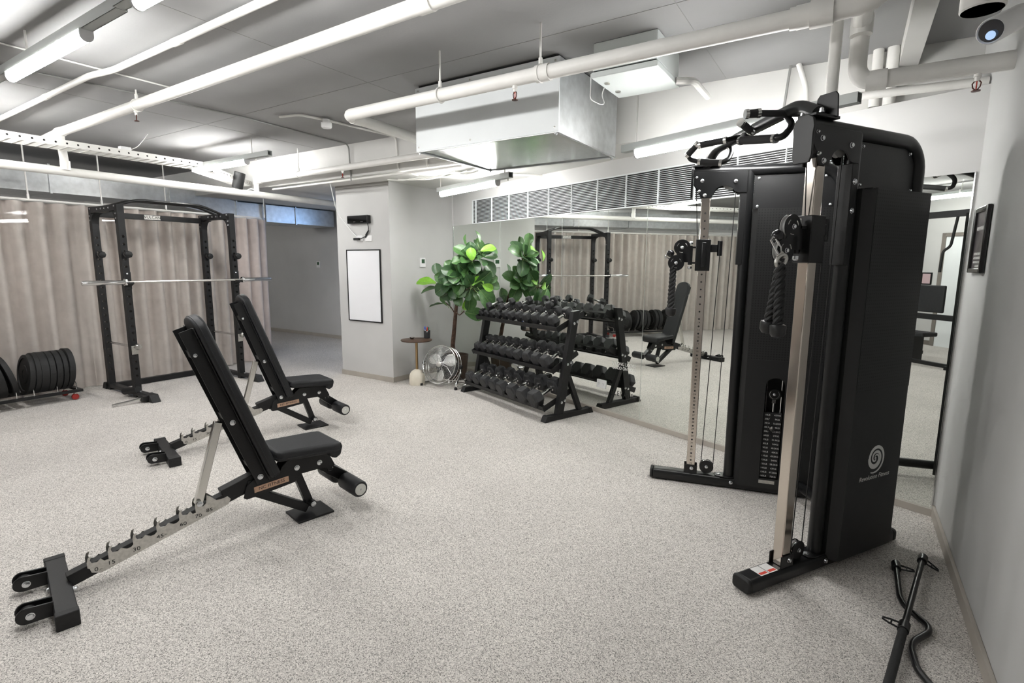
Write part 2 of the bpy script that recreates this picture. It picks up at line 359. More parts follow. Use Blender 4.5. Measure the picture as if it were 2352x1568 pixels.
ct = thing('curtain', 'floor length blush linen curtain with deep folds behind the power rack', 'curtain', (0, 0, 0))
cm.build('curtain_cloth', CURT, ct, ang=80)
crail = [W(a, b, 2.222) for a, b in cpath[::6]]
rl = MB(); rl.tube(crail, .016, 6); rl.build('curtain_rail', WPIPE, ct)
for (x, y) in ((66, 465), (234, 468), (381, 470), (607, 495)):
    p = pU(x, y, -7.79); m = MB(); m.cyl((p.x, p.y, 2.235), (p.x, p.y, CEIL), .008, 8); m.cyl((p.x, p.y, 2.23), (p.x, p.y, 2.28), .012, 8); m.build('hanger_rod', WPIPE, ct)
gq = MB(); gq.quad(W(-7.70, -3.2, .01), W(-7.70, 4.32, .01), W(-7.70, 4.32, 2.20), W(-7.70, -3.2, 2.20)); gl = gq.build('glass_partition', MATS['glass'], None, smooth=False)
tag(gl, 'clear glass partition pane in front of the blush curtain', 'glass')
# ------------------------------------------------------------------ high window with blue daylight beyond the column, ducts over the curtain
wn = thing('window_1', 'small high window with blue daylight beyond the column', 'window', (0, 0, 0)); del wn['category']; wn['kind'] = 'structure'
uvbox(-7.6, -6.4, 7.02, 7.049, 2.16, 2.5).build('window_frame', WMET, wn)
uvbox(-7.52, -6.48, 7.012, 7.019, 2.2, 2.46).build('window_pane', mat('blue_daylight', (.3, .5, .9), .3, emit=(.30, .55, 1.0), estr=.6), wn)
du = thing('air_duct', 'large rectangular sheet metal air duct above the curtain', 'duct', (0, 0, 0))
uvbox(-9.4, -8.6, -2.5, 4.0, 2.40, 2.74).build('duct_run', GALV, du, .004)
m = MB(); a0, a1 = 4.0, 5.0
m.add([W(-8.6, a0, 2.40), W(-8.6, a0, 2.74), W(-9.4, a0, 2.74), W(-9.4, a0, 2.40), W(-8.6, a1, 2.235), W(-8.6, a1, 2.53), W(-9.4, a1, 2.53), W(-9.4, a1, 2.235)],
      [(0,1,5,4),(1,2,6,5),(2,3,7,6),(3,0,4,7)]); m.build('duct_offset', GALV, du)
uvbox(-9.4, -8.6, 5.0, 6.95, 2.235, 2.53).build('duct_run', GALV, du, .004)
for v in (1.2, 2.6, 4.0, 5.0, 6.1): uvbox(-9.41, -8.585, v-.012, v+.012, 2.39 if v < 4.5 else 2.225, 2.75 if v < 4.5 else 2.54).build('duct_flange', GALV, du)
p = pU(610, 505, -8.55); MB().bar((p.x, p.y, 2.20), (p.x, p.y, 2.56), .02, .05).build('duct_hanger', STEEL, du)
# ================================================================== lamps
def batten(label, p0, d, L, r0, r1, rods=(), endcap=False):
    """p0 = tube start, d = direction, L = tube length; the rail runs from r0 to r1 along d"""
    d = Vector(d).normalized(); sd = d.cross(Z); p0 = Vector(p0)
    t = thing('batten_light', label, 'light', (0, 0, 0), 0, 'fluorescent batten lights')
    m = MB(); c = p0+d*((r0+r1)/2)+Z*.062; hl = (r1-r0)/2
    m.obox(c+Z*.024, d*hl, sd*.026, Z*.002); m.obox(c+sd*.025, d*hl, sd*.002, Z*.026); m.obox(c-sd*.025, d*hl, sd*.002, Z*.026); m.obox(c-Z*.024, d*hl, sd*.026, Z*.002)
    m.build('rail', mat('light_rail', (.42, .44, .43), .45, .2), t)
    g = MB(); prof = [(math.cos(a)*.029, math.sin(a)*.031) for a in [PI+i*PI/10 for i in range(11)]]+[(.029, .024), (-.029, .024)]
    g.prism(prof, p0+Z*.012, sd, Z, d, .014, L-.014); g.build('diffuser', TUBEM, t)
    for a, b in ((0, .0135), (L-.0135, L)): MB().prism([(x*1.06, y*1.06) for x, y in prof], p0+Z*.012, sd, Z, d, a, b).build('end_cap', mat('grey_end_cap', (.5, .5, .5), .5), t)
    for k in rods:
        q = p0+d*k; mm = MB(); mm.cyl(q+Z*.09, (q.x, q.y, CEIL if q.dot(V) < 4.36 else SOF), .006, 8); mm.cyl(q-sd*.04+Z*.02, q-sd*.04+Z*.1, .008, 8); mm.build('hanger_rod', WPIPE, t)
    return t
zr = 2.70; zq = 2.655
batten('near ceiling batten light with a grey end cap above the adjustable benches', W(-4.637, 1.268, zr), U, 1.19, -.40, 1.60, (.33,))
batten('ceiling batten light cut by the top edge of the picture', W(-2.84, 1.255, zr), U, 1.19, -.19, 1.6, (.3,))
batten('batten light in the row of the benches, outside the picture by the curtain', W(-6.95, 1.268, zr), U, 1.19, -.14, 1.75, (.3,))
batten('small batten light over the cable tray beside the black speaker', W(-6.956, 3.557, zq), U, 1.115, -.12, 1.55, (1.22,))
batten('batten light in front of the slatted grille near the column', V3(-5.575, 3.13, 2.335), XH, 1.155, -.06, 1.37, (-.01, 1.27))
batten('long batten light behind the pull up grips of the cable machine', V3(-2.65, 3.11, 2.335), XH, 1.19, -.12, 1.45, (.0,))
for (u, v, lb) in ((-4.637, -2.2, 'added fill batten near the back wall, lighting the room from behind'), (-11.0, 1.27, 'batten light beyond the curtain, seen only in the mirror above the rack'), (-11.6, -1.03, 'far batten light beyond the curtain, seen only in the mirror')):  # the one near the back wall is added as general fill light
    batten(lb, W(u, v, zr), U, 1.155, -.14, 1.3, (.25, .95))
batten('added fill batten for the corridor, unseen behind the column', W(-5.7, 6.83, 2.40), U, 1.1, -.1, 1.2, (.2, .9))  # added lamp, out of view, lightens the corridor wall
# ================================================================== pipes
def pipe(name, label, pts, r, m=WPIPE, n=14, joints=(), rods=(), rnd=.06, cat='pipe', group=None):
    t = thing(name, label, cat, (0, 0, 0), 0, group)
    MB().tube(bend(pts, rnd), r, n).build('pipe_run', m, t)
    for (p, d) in joints:
        p = Vector(p); d = Vector(d).normalized(); MB().cyl(p-d*.045, p+d*.045, r*1.16, n).build('coupling', m, t)
    for p in rods:
        p = Vector(p); mm = MB(); mm.cyl(p+Z*r, (p.x, p.y, CEIL), .0065, 8); mm.tube(arc(p, U if abs((pts[1]-pts[0]).dot(U)) < .5 else V, Z, r*1.12, 0, 2*PI, 16)[:-1], .006, 6, True); mm.cyl(p+Z*(r+.01), p+Z*(r+.045), .012, 8); mm.build('hanger_rod', m, t)
    return t
def sprinkler(label, p):
    p = Vector(p); t = thing('fire_sprinkler', label, 'sprinkler', p, 0, 'sprinkler heads')
    MB().lathe([(.016, .02), (.016, -.002), (.011, -.004), (.011, -.022)], n=12).build('socket', WPIPE, t)
    br = mat('sprinkler_bronze', (.075, .025, .018), .4, .5)
    m = MB(); m.tube([(.008, 0, -.02), (.017, 0, -.032), (.014, 0, -.05), (.004, 0, -.062)], .0032, 6); m.tube([(-.008, 0, -.02), (-.017, 0, -.032), (-.014, 0, -.05), (-.004, 0, -.062)], .0032, 6); m.build('yoke', br, t)
    MB().lathe([(.001, -.07), (.018, -.069), (.019, -.065), (.001, -.063)], n=12).build('deflector', br, t)
    MB().cyl((0, 0, -.022), (0, 0, -.06), .003, 8).build('bulb', mat('sprinkler_bulb', (.5, .05, .03), .2), t)
p1z, p1v = 2.645, 2.822
pipe('sprinkler_pipe', 'thick white pipe running in front of the air handling box', [W(-.06, p1v, p1z), W(-3.30, p1v, p1z), W(-3.30, 4.0, p1z-.03)], .041,
     joints=((W(-1.60, p1v, p1z), U), (W(-.28, p1v, p1z), U), (W(-3.30, p1v+.1, p1z), V)), rods=(W(-2.38, p1v, p1z), W(-1.62, p1v, p1z)), rnd=.07)
sprinkler('bronze sprinkler head hanging in front of the air handling box', W(gz(1181, 190, p1z-.05).dot(U)-.045, p1v, p1z-.052))
p2v, p2z = 2.10, 2.80
pipe('sprinkler_pipe', 'long white pipe across the upper ceiling ending in a drop by the cable tray', [W(.4, p2v-.02, p2z), W(-6.68, p2v+.04, p2z), W(-7.3, p2v+.05, p2z-.02)], .040,
     joints=((W(-6.66, p2v+.04, p2z), U), (W(-1.85, p2v-.005, p2z), U)), rods=(W(-4.99, p2v+.03, p2z),))
sprinkler('bronze sprinkler head on the long pipe left of the ceiling centre', W(-5.02, p2v+.03, p2z-.05))
pipe('sprinkler_pipe', 'short vertical white pipe dropping to the horizontal main', [W(-6.69, p2v+.04, p2z+.03), W(-6.69, p2v+.06, 2.46)], .036, joints=((W(-6.69, p2v+.04, 2.72), Z), (W(-6.69, p2v+.06, 2.49), Z)))
pipe('sprinkler_pipe', 'white horizontal main pipe above the power rack and curtain', [W(-6.70, -2.6, 2.435), W(-6.74, 6.3, 2.435)], .043)
pipe('sprinkler_pipe', 'white pipe along the concrete beam left of the air handling box', [W(-6.74, 4.21, 2.61), W(-3.05, 4.12, 2.62)], .034, joints=((W(-6.66, 4.21, 2.61), U),), rods=(W(-5.80, 4.19, 2.61),))
pipe('sprinkler_pipe', 'short white riser joining the main pipe near the speaker', [W(-6.74, 4.21, 2.62), W(-6.74, 4.21, 2.45)], .034, joints=((W(-6.74, 4.21, 2.61), Z),))
sprinkler('bronze sprinkler head under the beam pipe left of the air handling box', W(-4.98, 4.17, 2.575))
pipe('ceiling_conduit', 'white jogged conduit crossing the upper ceiling', [W(-8.5, 1.80, 2.885), W(-4.79, 1.752, 2.885), W(-4.50, 1.795, 2.885), W(-.5, 1.76, 2.885)], .021, rnd=.08, joints=((W(-5.7, 1.765, 2.885), U), (W(-3.6, 1.79, 2.885), U)), cat='conduit')
pipe('ceiling_conduit', 'thin dark conduit crossing the ceiling to the beam', [W(-5.18, 1.3, 2.91), W(-5.05, 2.2, 2.91), W(-4.99, 3.0, 2.91), W(-5.05, 4.33, 2.91), W(-5.05, 4.35, 2.5)], .008, GPIPE, 8, cat='conduit')
pipe('ceiling_conduit', 'thin white conduit under the near batten light', [W(-4.66, .2, 2.912), W(-4.66, 2.3, 2.912)], .006, WPIPE, 8, cat='conduit')
pipe('ceiling_conduit', 'white conduit feeding the round smoke detector', [W(-4.66, 3.19, 2.905), W(-4.42, 3.24, 2.90), W(-4.36, 3.5, 2.90), W(-4.29, 4.335, 2.905), W(-4.28, 4.345, 2.56), W(-4.22, 4.6, 2.53)], .011, WPIPE, 8, rnd=.05, cat='conduit')
pipe('ceiling_conduit', 'thin white conduit below the beam above the column', [W(-6.7, 4.42, 2.525), W(-4.35, 4.38, 2.525), W(-3.4, 4.36, 2.525)], .012, WPIPE, 8, cat='conduit')
pipe('ceiling_conduit', 'short white conduit bending under the beam by the air box', [W(-3.86, 4.345, 2.7), W(-3.86, 4.345, 2.55), W(-3.8, 4.6, 2.525), W(-3.0, 5.3, 2.525)], .013, WPIPE, 8, cat='conduit')
t = thing('loose_cable', 'loose white cable draped from the beam conduit to the column outlet', 'cable', (0, 0, 0))
c0 = W(-5.55, 4.45, 2.52); c1 = pV(775, 490, 4.70); c2 = pV(815, 540, 4.79); c3 = pV(829, 549, 4.795)
MB().tube(bend([c0, c0*.5+c1*.5-Z*.02, c1, c2, c3], .12), .006, 8).build('cable', WHT, t)
t = thing('cable_bundle', 'tangle of loose white cables under the beam above the column', 'cable', (0, 0, 0))
for k in range(3):
    q = W(-4.6+.12*k, 4.5+.05*k, 2.5); MB().tube(bend([q, q+U*.25+Z*(-.03), q+U*.45+V*.06+Z*.0, q+U*.7+V*.02-Z*.03, q+U*.95+V*.05+Z*.02], .1), .007, 7).build('cable', WPIPE, t)
t = thing('smoke_detector', 'white round smoke detector on the ceiling', 'detector', W(-4.345, 3.47, 2.90))
MB().lathe([(.036, 0), (.036, -.028), (.05, -.03), (.05, -.066), (.043, -.078), (.0005, -.08)], n=24).build('housing', WHT, t)
# ------------------------------------------------------------------ right hand pipe work
def dpz(x, y, D, z=None):
    d = ray(x, y); k = D/math.hypot(d.x, d.y); p = V3(0, 0, CAMH)+d*k
    if z is not None: p.z = z
    return p
pipe('drain_pipe', 'pale vertical pipe rising behind the top of the cable machine', [dpz(1907, 240, 3.08, 2.28), dpz(1907, 240, 3.08, CEIL)], .026, joints=())
pipe('drain_pipe', 'thin pale pipe along the top of the wall in the corner', [W(-.1, 4.0, 2.575), W(.56, 4.05, 2.575)], .024)
pipe('drain_pipe', 'thick pale waste pipe with an elbow running into the side wall', [W(-.03, 2.9, 2.83), W(-.055, 3.30, 2.78), W(-.06, 3.42, 2.72), W(-.06, 3.44, 2.50), W(.568, 3.50, 2.515)], .043, rnd=.09,
     joints=((W(-.056, 3.36, 2.75), (0, 0, 1)), (W(.03, 3.45, 2.503), U)))
pipe('drain_pipe', 'wide pale pipe elbow at the top edge of the picture', [W(-.30, p1v, p1z), W(.02, p1v, p1z+.01), W(.03, 2.8, 2.84), W(.56, 2.72, 2.86)], .05, rnd=.1, joints=((W(-.2, p1v, p1z), U),))
pipe('drain_pipe', 'vertical pale pipe in front of the beam by the corner', [W(.035, 4.30, 2.92), W(.035, 4.30, 2.57)], .03)
pipe('drain_pipe', 'second vertical pale pipe in front of the beam by the corner', [W(.115, 4.30, 2.92), W(.115, 4.30, 2.57)], .035)
pipe('drain_pipe', 'slim bent pale pipe on the beam left of the vertical pipe', [W(-.42, 4.30, 2.92), W(-.36, 4.31, 2.75), W(-.36, 4.32, 2.56)], .017)
pipe('drain_pipe', 'slim grey pipe strapped to the beam over the pull up grips', [W(-.47, 4.31, 2.92), W(-.50, 4.32, 2.56)], .009, GPIPE, 8)
sprinkler('bronze sprinkler head under the waste pipe by the side wall', W(.44, 3.49, 2.46))
struct('trim_9', uvbox(.15, .25, 3.3, 4.36, 2.80, 2.9199), BEAMM, 'pale ceiling rib in the corner')
q = dpz(2256, 24, 2.15)
t = thing('drain_pipe', 'open ended stub of a wide pale pipe at the top corner of the picture', 'pipe', (0, 0, 0))
MB().lathe([(.050, 0), (.054, .004), (.054, CEIL-q.z-.001), (.045, CEIL-q.z-.001), (.045, .01), (.050, 0)], q, Z, 28).build('pipe_run', WPIPE, t); MB().cyl(q+Z*.02, q+Z*.03, .047, 24).build('pipe_shade_disc', BLACKINK, t)  # black disc paints the shade inside the open pipe
t = thing('security_camera', 'white bullet security camera in the upper corner of the picture', 'camera', (0, 0, 0))
a = dpz(2274, 72, 1.75); b = dpz(2385, 16, 1.98); d = (b-a).normalized()
MB().lathe([(.024, .006), (.0265, .0), (.029, .004), (.029, .155), (.022, .165), (.0005, .166)], a, d, 28).build('body', WHT, t)
MB().lathe([(.0005, .0045), (.0235, .0045), (.0245, .006)], a, d, 24).build('front_glass', mat('lens_glass', (.006, .008, .014), .05, spec=.8), t)
MB().lathe([(.0005, -.001), (.009, .0), (.010, .004)], a-CU*.010-d*.001, d, 16).build('lens', mat('lens_glint_glow', (.05, .09, .2), .05, .3, emit=(.5, .7, 1), estr=.05), t)  # faint emission paints a bluish glint on the lens
MB().bar(b-d*.04-Z*.03, b+U*.22-Z*.02, .03, .03).build('bracket', RUB, t)
# ------------------------------------------------------------------ air handling box and switch box
t = thing('air_handling_unit', 'large white sheet metal air handling box hung from the ceiling', 'air unit', W(-2.36, 3.76, 0), GA)
hx, hy = .638, .507
MB().box(-hx, hx, -hy-.001, -hy+.012, 2.425, 2.90).build('front_panel', WMET, t, .003)
MB().box(hx-.012, hx, -hy+.012, hy, 2.425, 2.90).build('side_panel', GALV, t, .003)
MB().box(-hx, -hx+.012, -hy+.012, hy, 2.425, 2.90).build('side_panel', GALV, t, .003)
MB().box(-hx+.012, hx-.012, hy-.012, hy, 2.425, 2.90).build('back_panel', GALV, t)
MB().box(-hx+.012, hx-.012, -hy+.012, hy-.012, 2.43, 2.442).build('bottom_panel', mat('mill_finish_sheet', (.60, .615, .60), .22, .9, var=.06, scale=5), t)
MB().box(-hx+.02, hx-.02, -hy+.02, hy-.02, 2.86, 2.918).build('gap_shade', RUB, t)  # black block stands in for the shade in the gap below the ceiling
for y in (-hy, hy-.02): MB().box(-hx, hx, y, y+.02, 2.420, 2.4245).build('bottom_rail', GALV, t)
for x in (-hx, hx-.02): MB().box(x, x+.02, -hy+.02, hy-.02, 2.420, 2.4245).build('bottom_rail', GALV, t)
for x in (-hx+.025, hx-.025):
    for y in (-hy+.015, hy-.015):
        m = MB(); m.cyl((x, y, 2.405), (x, y, 2.42), .008, 8); m.cyl((x, y, 2.413), (x, y, 2.420), .013, 6); m.build('mounting_bolt', BOLT, t)
m = MB()
for x in (-hx+.03, -.1, hx-.03):
    for z in (2.455, 2.875): bolt(m, (x, -hy-.001, z), (0, -1, 0), .006, .004)
m.build('panel_screw', STEEL, t)
t = thing('switch_box', 'pale enamel electrical box on the ceiling beside the air handling box', 'electrical box', W(-1.275, 3.475, 0), GA)
bx = mat('pale_enamel', (.66, .70, .69), .3)
MB().box(-.205, .205, -.23, .23, 2.755, CEIL-.001).build('enclosure', bx, t, .004)
MB().box(-.213, .213, -.238, .238, 2.712, 2.746).build('lid', bx, t, .005)
MB().box(-.2, .2, -.225, .225, 2.746, 2.755).build('lid_gasket', RUB, t)
for y in (-.1, .09): MB().lathe([(.018, 0), (.018, -.006), (.008, -.007), (.0005, -.007)], (-.16, y, 2.712), n=16).build('lid_lock', STEEL, t)
MB().tube(bend([(-.215, -.235, 2.74), (-.218, -.23, 2.65), (-.235, -.2, 2.60), (-.2, -.1, 2.585), (-.19, -.06, 2.6), (-.215, -.06, 2.66), (-.2, -.05, 2.708)], .04), .003, 6).build('hanging_wire', WHT, t)
MB().tube(bend([(.215, .14, 2.73), (.26, .17, 2.73), (.29, .3, 2.76), (.29, .7, 2.76)], .05), .022, 10).build('conduit_elbow', WPIPE, t)
# ------------------------------------------------------------------ cable tray, speaker
def tray(label, path, w, zc, holes_side=1):
    t = thing('cable_tray', label, 'cable tray', (0, 0, 0))
    for (a, b) in zip(path[:-1], path[1:]):
        a = Vector(a); b = Vector(b); d = (b-a); L = d.length; d.normalize(); sd = d.cross(Z)
        for s_ in (-1, 1): MB().obox((a+b)/2+sd*(s_*w/2), d*(L/2), sd*.0015, Z*.03).build('side_rail', WPIPE, t)
        n = int(L/.085); me = MB().obox((0, 0, -.027), d*.011, sd*(w/2), Z*.003).mesh('tray_rung', WPIPE)
        mh = MB().cyl(sd*(.0016), sd*(-.0016)*1.2, .009, 10).mesh('rail_hole', BLACKINK)
        for i in range(n):
            o = link('tray_rung', me, t); o.location = a+d*((i+.5)*L/n)
        for i in range(n):
            o = link('rail_hole', mh, t); o.location = a+d*((i+.3)*L/n)+sd*(w/2)*holes_side
    return t
tr = tray('white perforated cable tray under the ceiling left of the small batten light', [W(-6.52, -1.0, 2.655), W(-6.52, 3.35, 2.655)], .26, 2.655)
tray('white perforated cable tray slanting past the black speaker', [W(-6.50, 3.40, 2.62), W(-7.45, 4.62, 2.62)], .24, 2.62)
tray('white cable tray running behind the main pipe toward the column', [W(-7.55, 4.7, 2.56), W(-7.55, 6.9, 2.56)], .30, 2.56)
t = thing('cable_joint_box', 'small white junction box on the cable tray', 'junction box', W(-6.5, 2.62, 2.69), GA+PI/2)
MB().box(-.05, .05, -.03, .03, 0, .04).build('box_body', WHT, t, .004); MB().tube(bend([(.05, 0, .02), (.12, 0, .06), (.2, .02, .16), (.24, .02, .22)], .05), .004, 6).build('lead', WHT, t)
t = thing('ceiling_speaker', 'black cylindrical speaker tilted beside the cable tray', 'speaker', W(-6.72, 3.96, 2.585))
ax = (U*.25+V*.12+Z*1).normalized()
MB().lathe([(.062, -.10), (.066, -.09), (.066, .09), (.062, .10), (.05, .102), (.0005, .102)], (0, 0, 0), ax, 28).build('cabinet', RUB, t)
MB().tube(bend([(0, 0, -.09), (-.05, -.02, -.12), (.0, .06, -.14), (.12, .12, -.10), (.2, .2, -.16)], .05), .006, 7).build('speaker_cable', WHT, t)

# ================================================================== power rack
RU, RV = -7.152, 3.248
rk = thing('power_rack', 'black steel power rack with perforated uprights in front of the curtain', 'power rack', W(RU, RV, 0), GA)
FX, BX, HY, PW, RH = .342, -.342, .618, .068, 2.165
def upright_mesh():
    m = MB(); h = PW/2; n = 10; hr = .0145; z0, pit, cnt = .25, .0825, 20
    cuts = [.0]; 
    m.quad((-h, -h, 0), (h, -h, 0), (h, -h, RH), (-h, -h, RH)); m.quad((h, h, 0), (-h, h, 0), (-h, h, RH), (h, h, RH))
    m.quad((-h, -h, RH), (h, -h, RH), (h, h, RH), (-h, h, RH))
    for sx in (1, -1):
        x = h*sx
        m.quad((x, -h, 0), (x, h, 0), (x, h, z0-pit/2), (x, -h, z0-pit/2)); zt = z0+pit*(cnt-.5); m.quad((x, -h, zt), (x, h, zt), (x, h, RH), (x, -h, RH))
        for i in range(cnt):
            zc = z0+pit*i; N = 16; ring = []; out = []
            for k in range(N):
                a = 2*PI*k/N+PI/N; ring.append((x, hr*math.cos(a), zc+hr*math.sin(a)))
                ca, sa = math.cos(a), math.sin(a); s_ = min(h/abs(ca), (pit/2)/abs(sa)); out.append((x, ca*s_, zc+sa*s_))
            m.add(ring+out, [(k, (k+1) % N, N+(k+1) % N, N+k) for k in range(N)])
            for (yy, zz) in ((-1, -1), (1, -1), (1, 1), (-1, 1)):   # corner fill
                c = (x, yy*h, zc+zz*pit/2); near = sorted(range(N), key=lambda k: (out[k][1]-c[1])**2+(out[k][2]-c[2])**2)[:2]
                m.add([c, out[near[0]], out[near[1]]], [(0, 1, 2)])
            if sx == 1:
                a_ = [(h, p[1], p[2]) for p in ring]; b_ = [(-h, p[1], p[2]) for p in ring]
                m.add(a_+b_, [(k, (k+1) % N, N+(k+1) % N, N+k) for k in range(N)])
    return m.mesh('upright', BLK, True, 30)
um = upright_mesh()
for x in (FX, BX):
    for y in (-HY, HY):
        o = link('upright', um, rk); o.location = (x, y, .0)
for y in (-HY, HY):
    MB().box(BX-.034, FX+.034, y-.034, y+.034, RH-.07, RH).build('top_side_beam', BLK, rk, .003)
    for x, sg in ((FX, -1), (BX, 1)):
        poly = [(0, 0), (sg*.17, 0)]+[(sg*(.034+.11-.11*math.sin(a)), -.20+.11-.02+.0+.11*(1-math.cos(a))-.0) for a in [0]]
        r = .12; poly = [(sg*.03, -.01), (sg*(.034+r), -.01)]+[(sg*(.034+r-r*math.sin(a)), -.0-r*(1-math.cos(a))) for a in [i*PI/2/8 for i in range(9)]]+[(sg*.03, -r-.02)]
        MB().prism(poly, (x, y, RH-.068), (1, 0, 0), (0, 0, 1), (0, 1, 0), -.037, .037).build('corner_gusset', BLK, rk)
        s_ = -1 if y < 0 else 1
        for dz in (-.02, -.10, -.15):
            m = MB(); bolt(m, (x+(.02*sg if dz == -.02 else 0), -s_*-1*HY-.035 if y < 0 else HY-.035, RH+dz), (0, -1, 0), .009, .008); m.build('bolt', BOLT, rk)
    for dx in (-.12, -.02, .07, .18):
        m = MB(); bolt(m, (dx, y-.035, RH-.032), (0, -1, 0), .009, .008); m.build('bolt', BOLT, rk)
    # floor runner with angled shoes
    MB().box(-.40, .62, y-.034, y+.034, .028, .075).build('floor_runner', BLK, rk, .003)
    for x0, x1 in ((.62, .80), (-.50, -.39)):
        sgn = 1 if x0 > 0 else -1
        MB().prism([(x0-.03, .08), (x1-.06*(sgn > 0), .08), (x1, .0), (x0-.04 if sgn > 0 else x0-.0, 0)] if sgn > 0 else [(x1, .08), (x0+.05, .08), (x0, 0), (x1, 0)], (0, y, 0), (1, 0, 0), (0, 0, 1), (0, 1, 0), -.045, .045).build('foot_shoe', RUB, rk, .003)
    m = MB(); bolt(m, (.26, y, .075), (0, 0, 1), .011, .01); m.build('bolt', BOLT, rk)
    m = MB(); bolt(m, (.43, y, .075), (0, 0, 1), .011, .01); m.build('bolt', BOLT, rk)
MB().box(BX-.03, BX+.03, -HY+.034, HY-.034, 0.005, .072).build('rear_floor_beam', BLK, rk, .003)
MB().box(BX-.03, BX+.03, -HY+.034, HY-.034, 2.06, 2.125).build('rear_top_beam', BLK, rk, .003)
for i, (x, rr) in enumerate(((.16, .0165), (.02, .0165))):
    MB().tube(bend([(x, -HY, RH-.01), (x, -HY+.06, RH+.012), (x, -.36, RH+.082), (x, .36, RH+.082), (x, HY-.06, RH+.012), (x, HY, RH-.01)], .09), rr, 12).build('pull_up_bar', BLK2, rk)
yp = -.01
np_ = MB().box(BX+.031, BX+.034, yp-.092, yp+.092, 2.066, 2.119).build('name_plate', mat('name_plate_white', (.72, .71, .68), .5), rk, .002)
text('VULCAN', .052, BLACKINK, 'name_lettering', np_, (BX+.0348, yp, 2.0925), (0, 1, 0), (0, 0, 1), sx=.92)
# band pegs, hooks, safety rods, landmine
for (x, y) in ((FX, -HY), (FX, HY), (BX, -HY), (BX, HY)):
    MB().lathe([(.020, 0), (.020, .05), (.034, .052), (.040, .062), (.040, .098), (.034, .108), (.012, .11), (.0005, .11)], (x+.034, y, 1.622), (1, 0, 0), 8).build('ball_knob', BLK2, rk, .002)
for y in (-HY, HY):
    jc = MB().box(FX+.034, FX+.042, y-.036, y+.036, 1.24, 1.43).build('bar_hook', BLK, rk, .002)
    MB().prism([(0, 0), (.085, .035), (.085, .055), (.06, .048), (.0, .026)], (FX+.042, y, 1.265), (1, 0, 0), (0, 0, 1), (0, 1, 0), -.028, .028).build('hook_lip', RUB, jc, .002)
    m = MB(); bolt(m, (FX+.042, y, 1.41), (1, 0, 0), .008, .008); m.build('hook_bolt', BOLT, jc)
    MB().cyl((BX+.034, y+.006, .585), (FX+.04, y+.006, .585), .0125, 12).build('safety_rod', CHR, rk)
    br = MB().box(FX+.034, FX+.040, y-.03, y+.036, .50, .60).build('rod_bracket', STEEL, rk, .003)
    MB().lathe([(.036, 0), (.036, .012), (.028, .03), (.0005, .032)], (FX+.04, y+.03, .585), (1, .3, 0), 16).build('rod_cap', STEEL, br)
MB().tube([(.20, -HY-.07, .06), (.42, -HY-.02, .10)], .04, 14).build('landmine_sleeve', RUB, rk)
MB().cyl((.66, -HY-.10, .045), (.63, -HY-.36, .02), .013, 12).build('landmine_pin', CHR, rk)
MB().box(.60, .72, -HY-.10, -HY-.034, .02, .075).build('landmine_bracket', BLK, rk, .003)
# ------------------------------------------------------------------ barbell on the hooks
bb = thing('barbell', 'chrome olympic barbell resting on the hooks of the power rack', 'barbell', W(RU+FX+.080, RV+.012, 1.318), GA)
MB().cyl((0, -.66, 0), (0, .66, 0), .014, 16).build('shaft', mat('barbell_steel', (.62, .60, .57), .25, 1.0), bb)
for s_ in (-1, 1):
    MB().lathe([(.036, 0), (.038, .004), (.038, .026), (.030, .03), (.025, .034), (.025, .405), (.022, .41), (.0005, .41)], (0, s_*.655, 0), (0, s_, 0), 24).build('sleeve', CHR, bb)
    MB().lathe([(.020, 0), (.020, .012)], (0, s_*.64, 0), (0, s_, 0), 20).build('collar_ring', CHR, bb)
# ------------------------------------------------------------------ plate cart and bumper plates
CU0, CV0 = -7.40, 1.60
cart = thing('plate_cart', 'low black cart on red casters holding bumper plates by the curtain', 'cart', W(CU0, CV0, 0), GA)
for x in (-.16, .16): MB().box(x-.018, x+.018, -.95, .66, .085, .115).build('cart_rail', BLK, cart, .003)
for y in (-.95, -.15, .64): MB().box(-.16, .16, y-.02, y+.02, .085, .113).build('cart_cross_bar', BLK, cart, .003)
for y in (-.72, -.42, .24, .26+.18, .10, .61):
    MB().tube(bend([(-.15, y, .11), (-.15, y, .2), (.15, y, .2), (.15, y, .11)], .03), .005, 8).build('divider_rod', CHR, cart)
for (x, y) in ((-.15, -.88), (.15, -.88), (.15, .60), (-.15, .60)):
    cs = MB().obox((x, y, .075), (.022, 0, 0), (0, .022, 0), (0, 0, .008)).build('caster_fork', STEEL, cart, .002)
    MB().lathe([(.012, -.016), (.032, -.013), (.035, -.006), (.035, .006), (.032, .013), (.012, .016)], (x, y-.012, .035), (1, 0, 0), 20).build('caster_wheel', mat('red_caster', (.32, .02, .015), .35), cs)
def plate_mesh(r, th):
    h = th/2; pr = [(.026, -h*.7), (.05, -h*.7), (.055, -h*.85), (.10, -h*.85), (.105, -h*.62), (r*.80, -h*.62), (r*.82, -h), (r*.97, -h), (r, -h*.86), (r, h*.86), (r*.97, h), (r*.82, h), (r*.80, h*.62), (.105, h*.62), (.10, h*.85), (.055, h*.85), (.05, h*.7), (.026, h*.7)]
    m = MB(); m.lathe(pr, (0, 0, 0), (0, 1, 0), 40); m.lathe([(.026, -h*.72), (.026, h*.72)], (0, 0, 0), (0, 1, 0), 24)
    return m.mesh('bumper_plate', RUB)
pls = [(-.90, .222, .075, 0), (-.82, .222, .075, 0), (-.735, .222, .06, 2), (-.50, .222, .085, 3), (-.405, .222, .07, 3), (-.20, .218, .075, 5), (-.11, .222, .075, 8), (-.02, .222, .07, 10), (.07, .222, .05, 13),
       (.235, .215, .05, -6), (.285, .222, .045, -4), (.342, .222, .075, -3), (.405, .222, .055, -3), (.465, .222, .055, -3), (.52, .222, .045, -3), (.575, .228, .055, -4)]
cache = {}
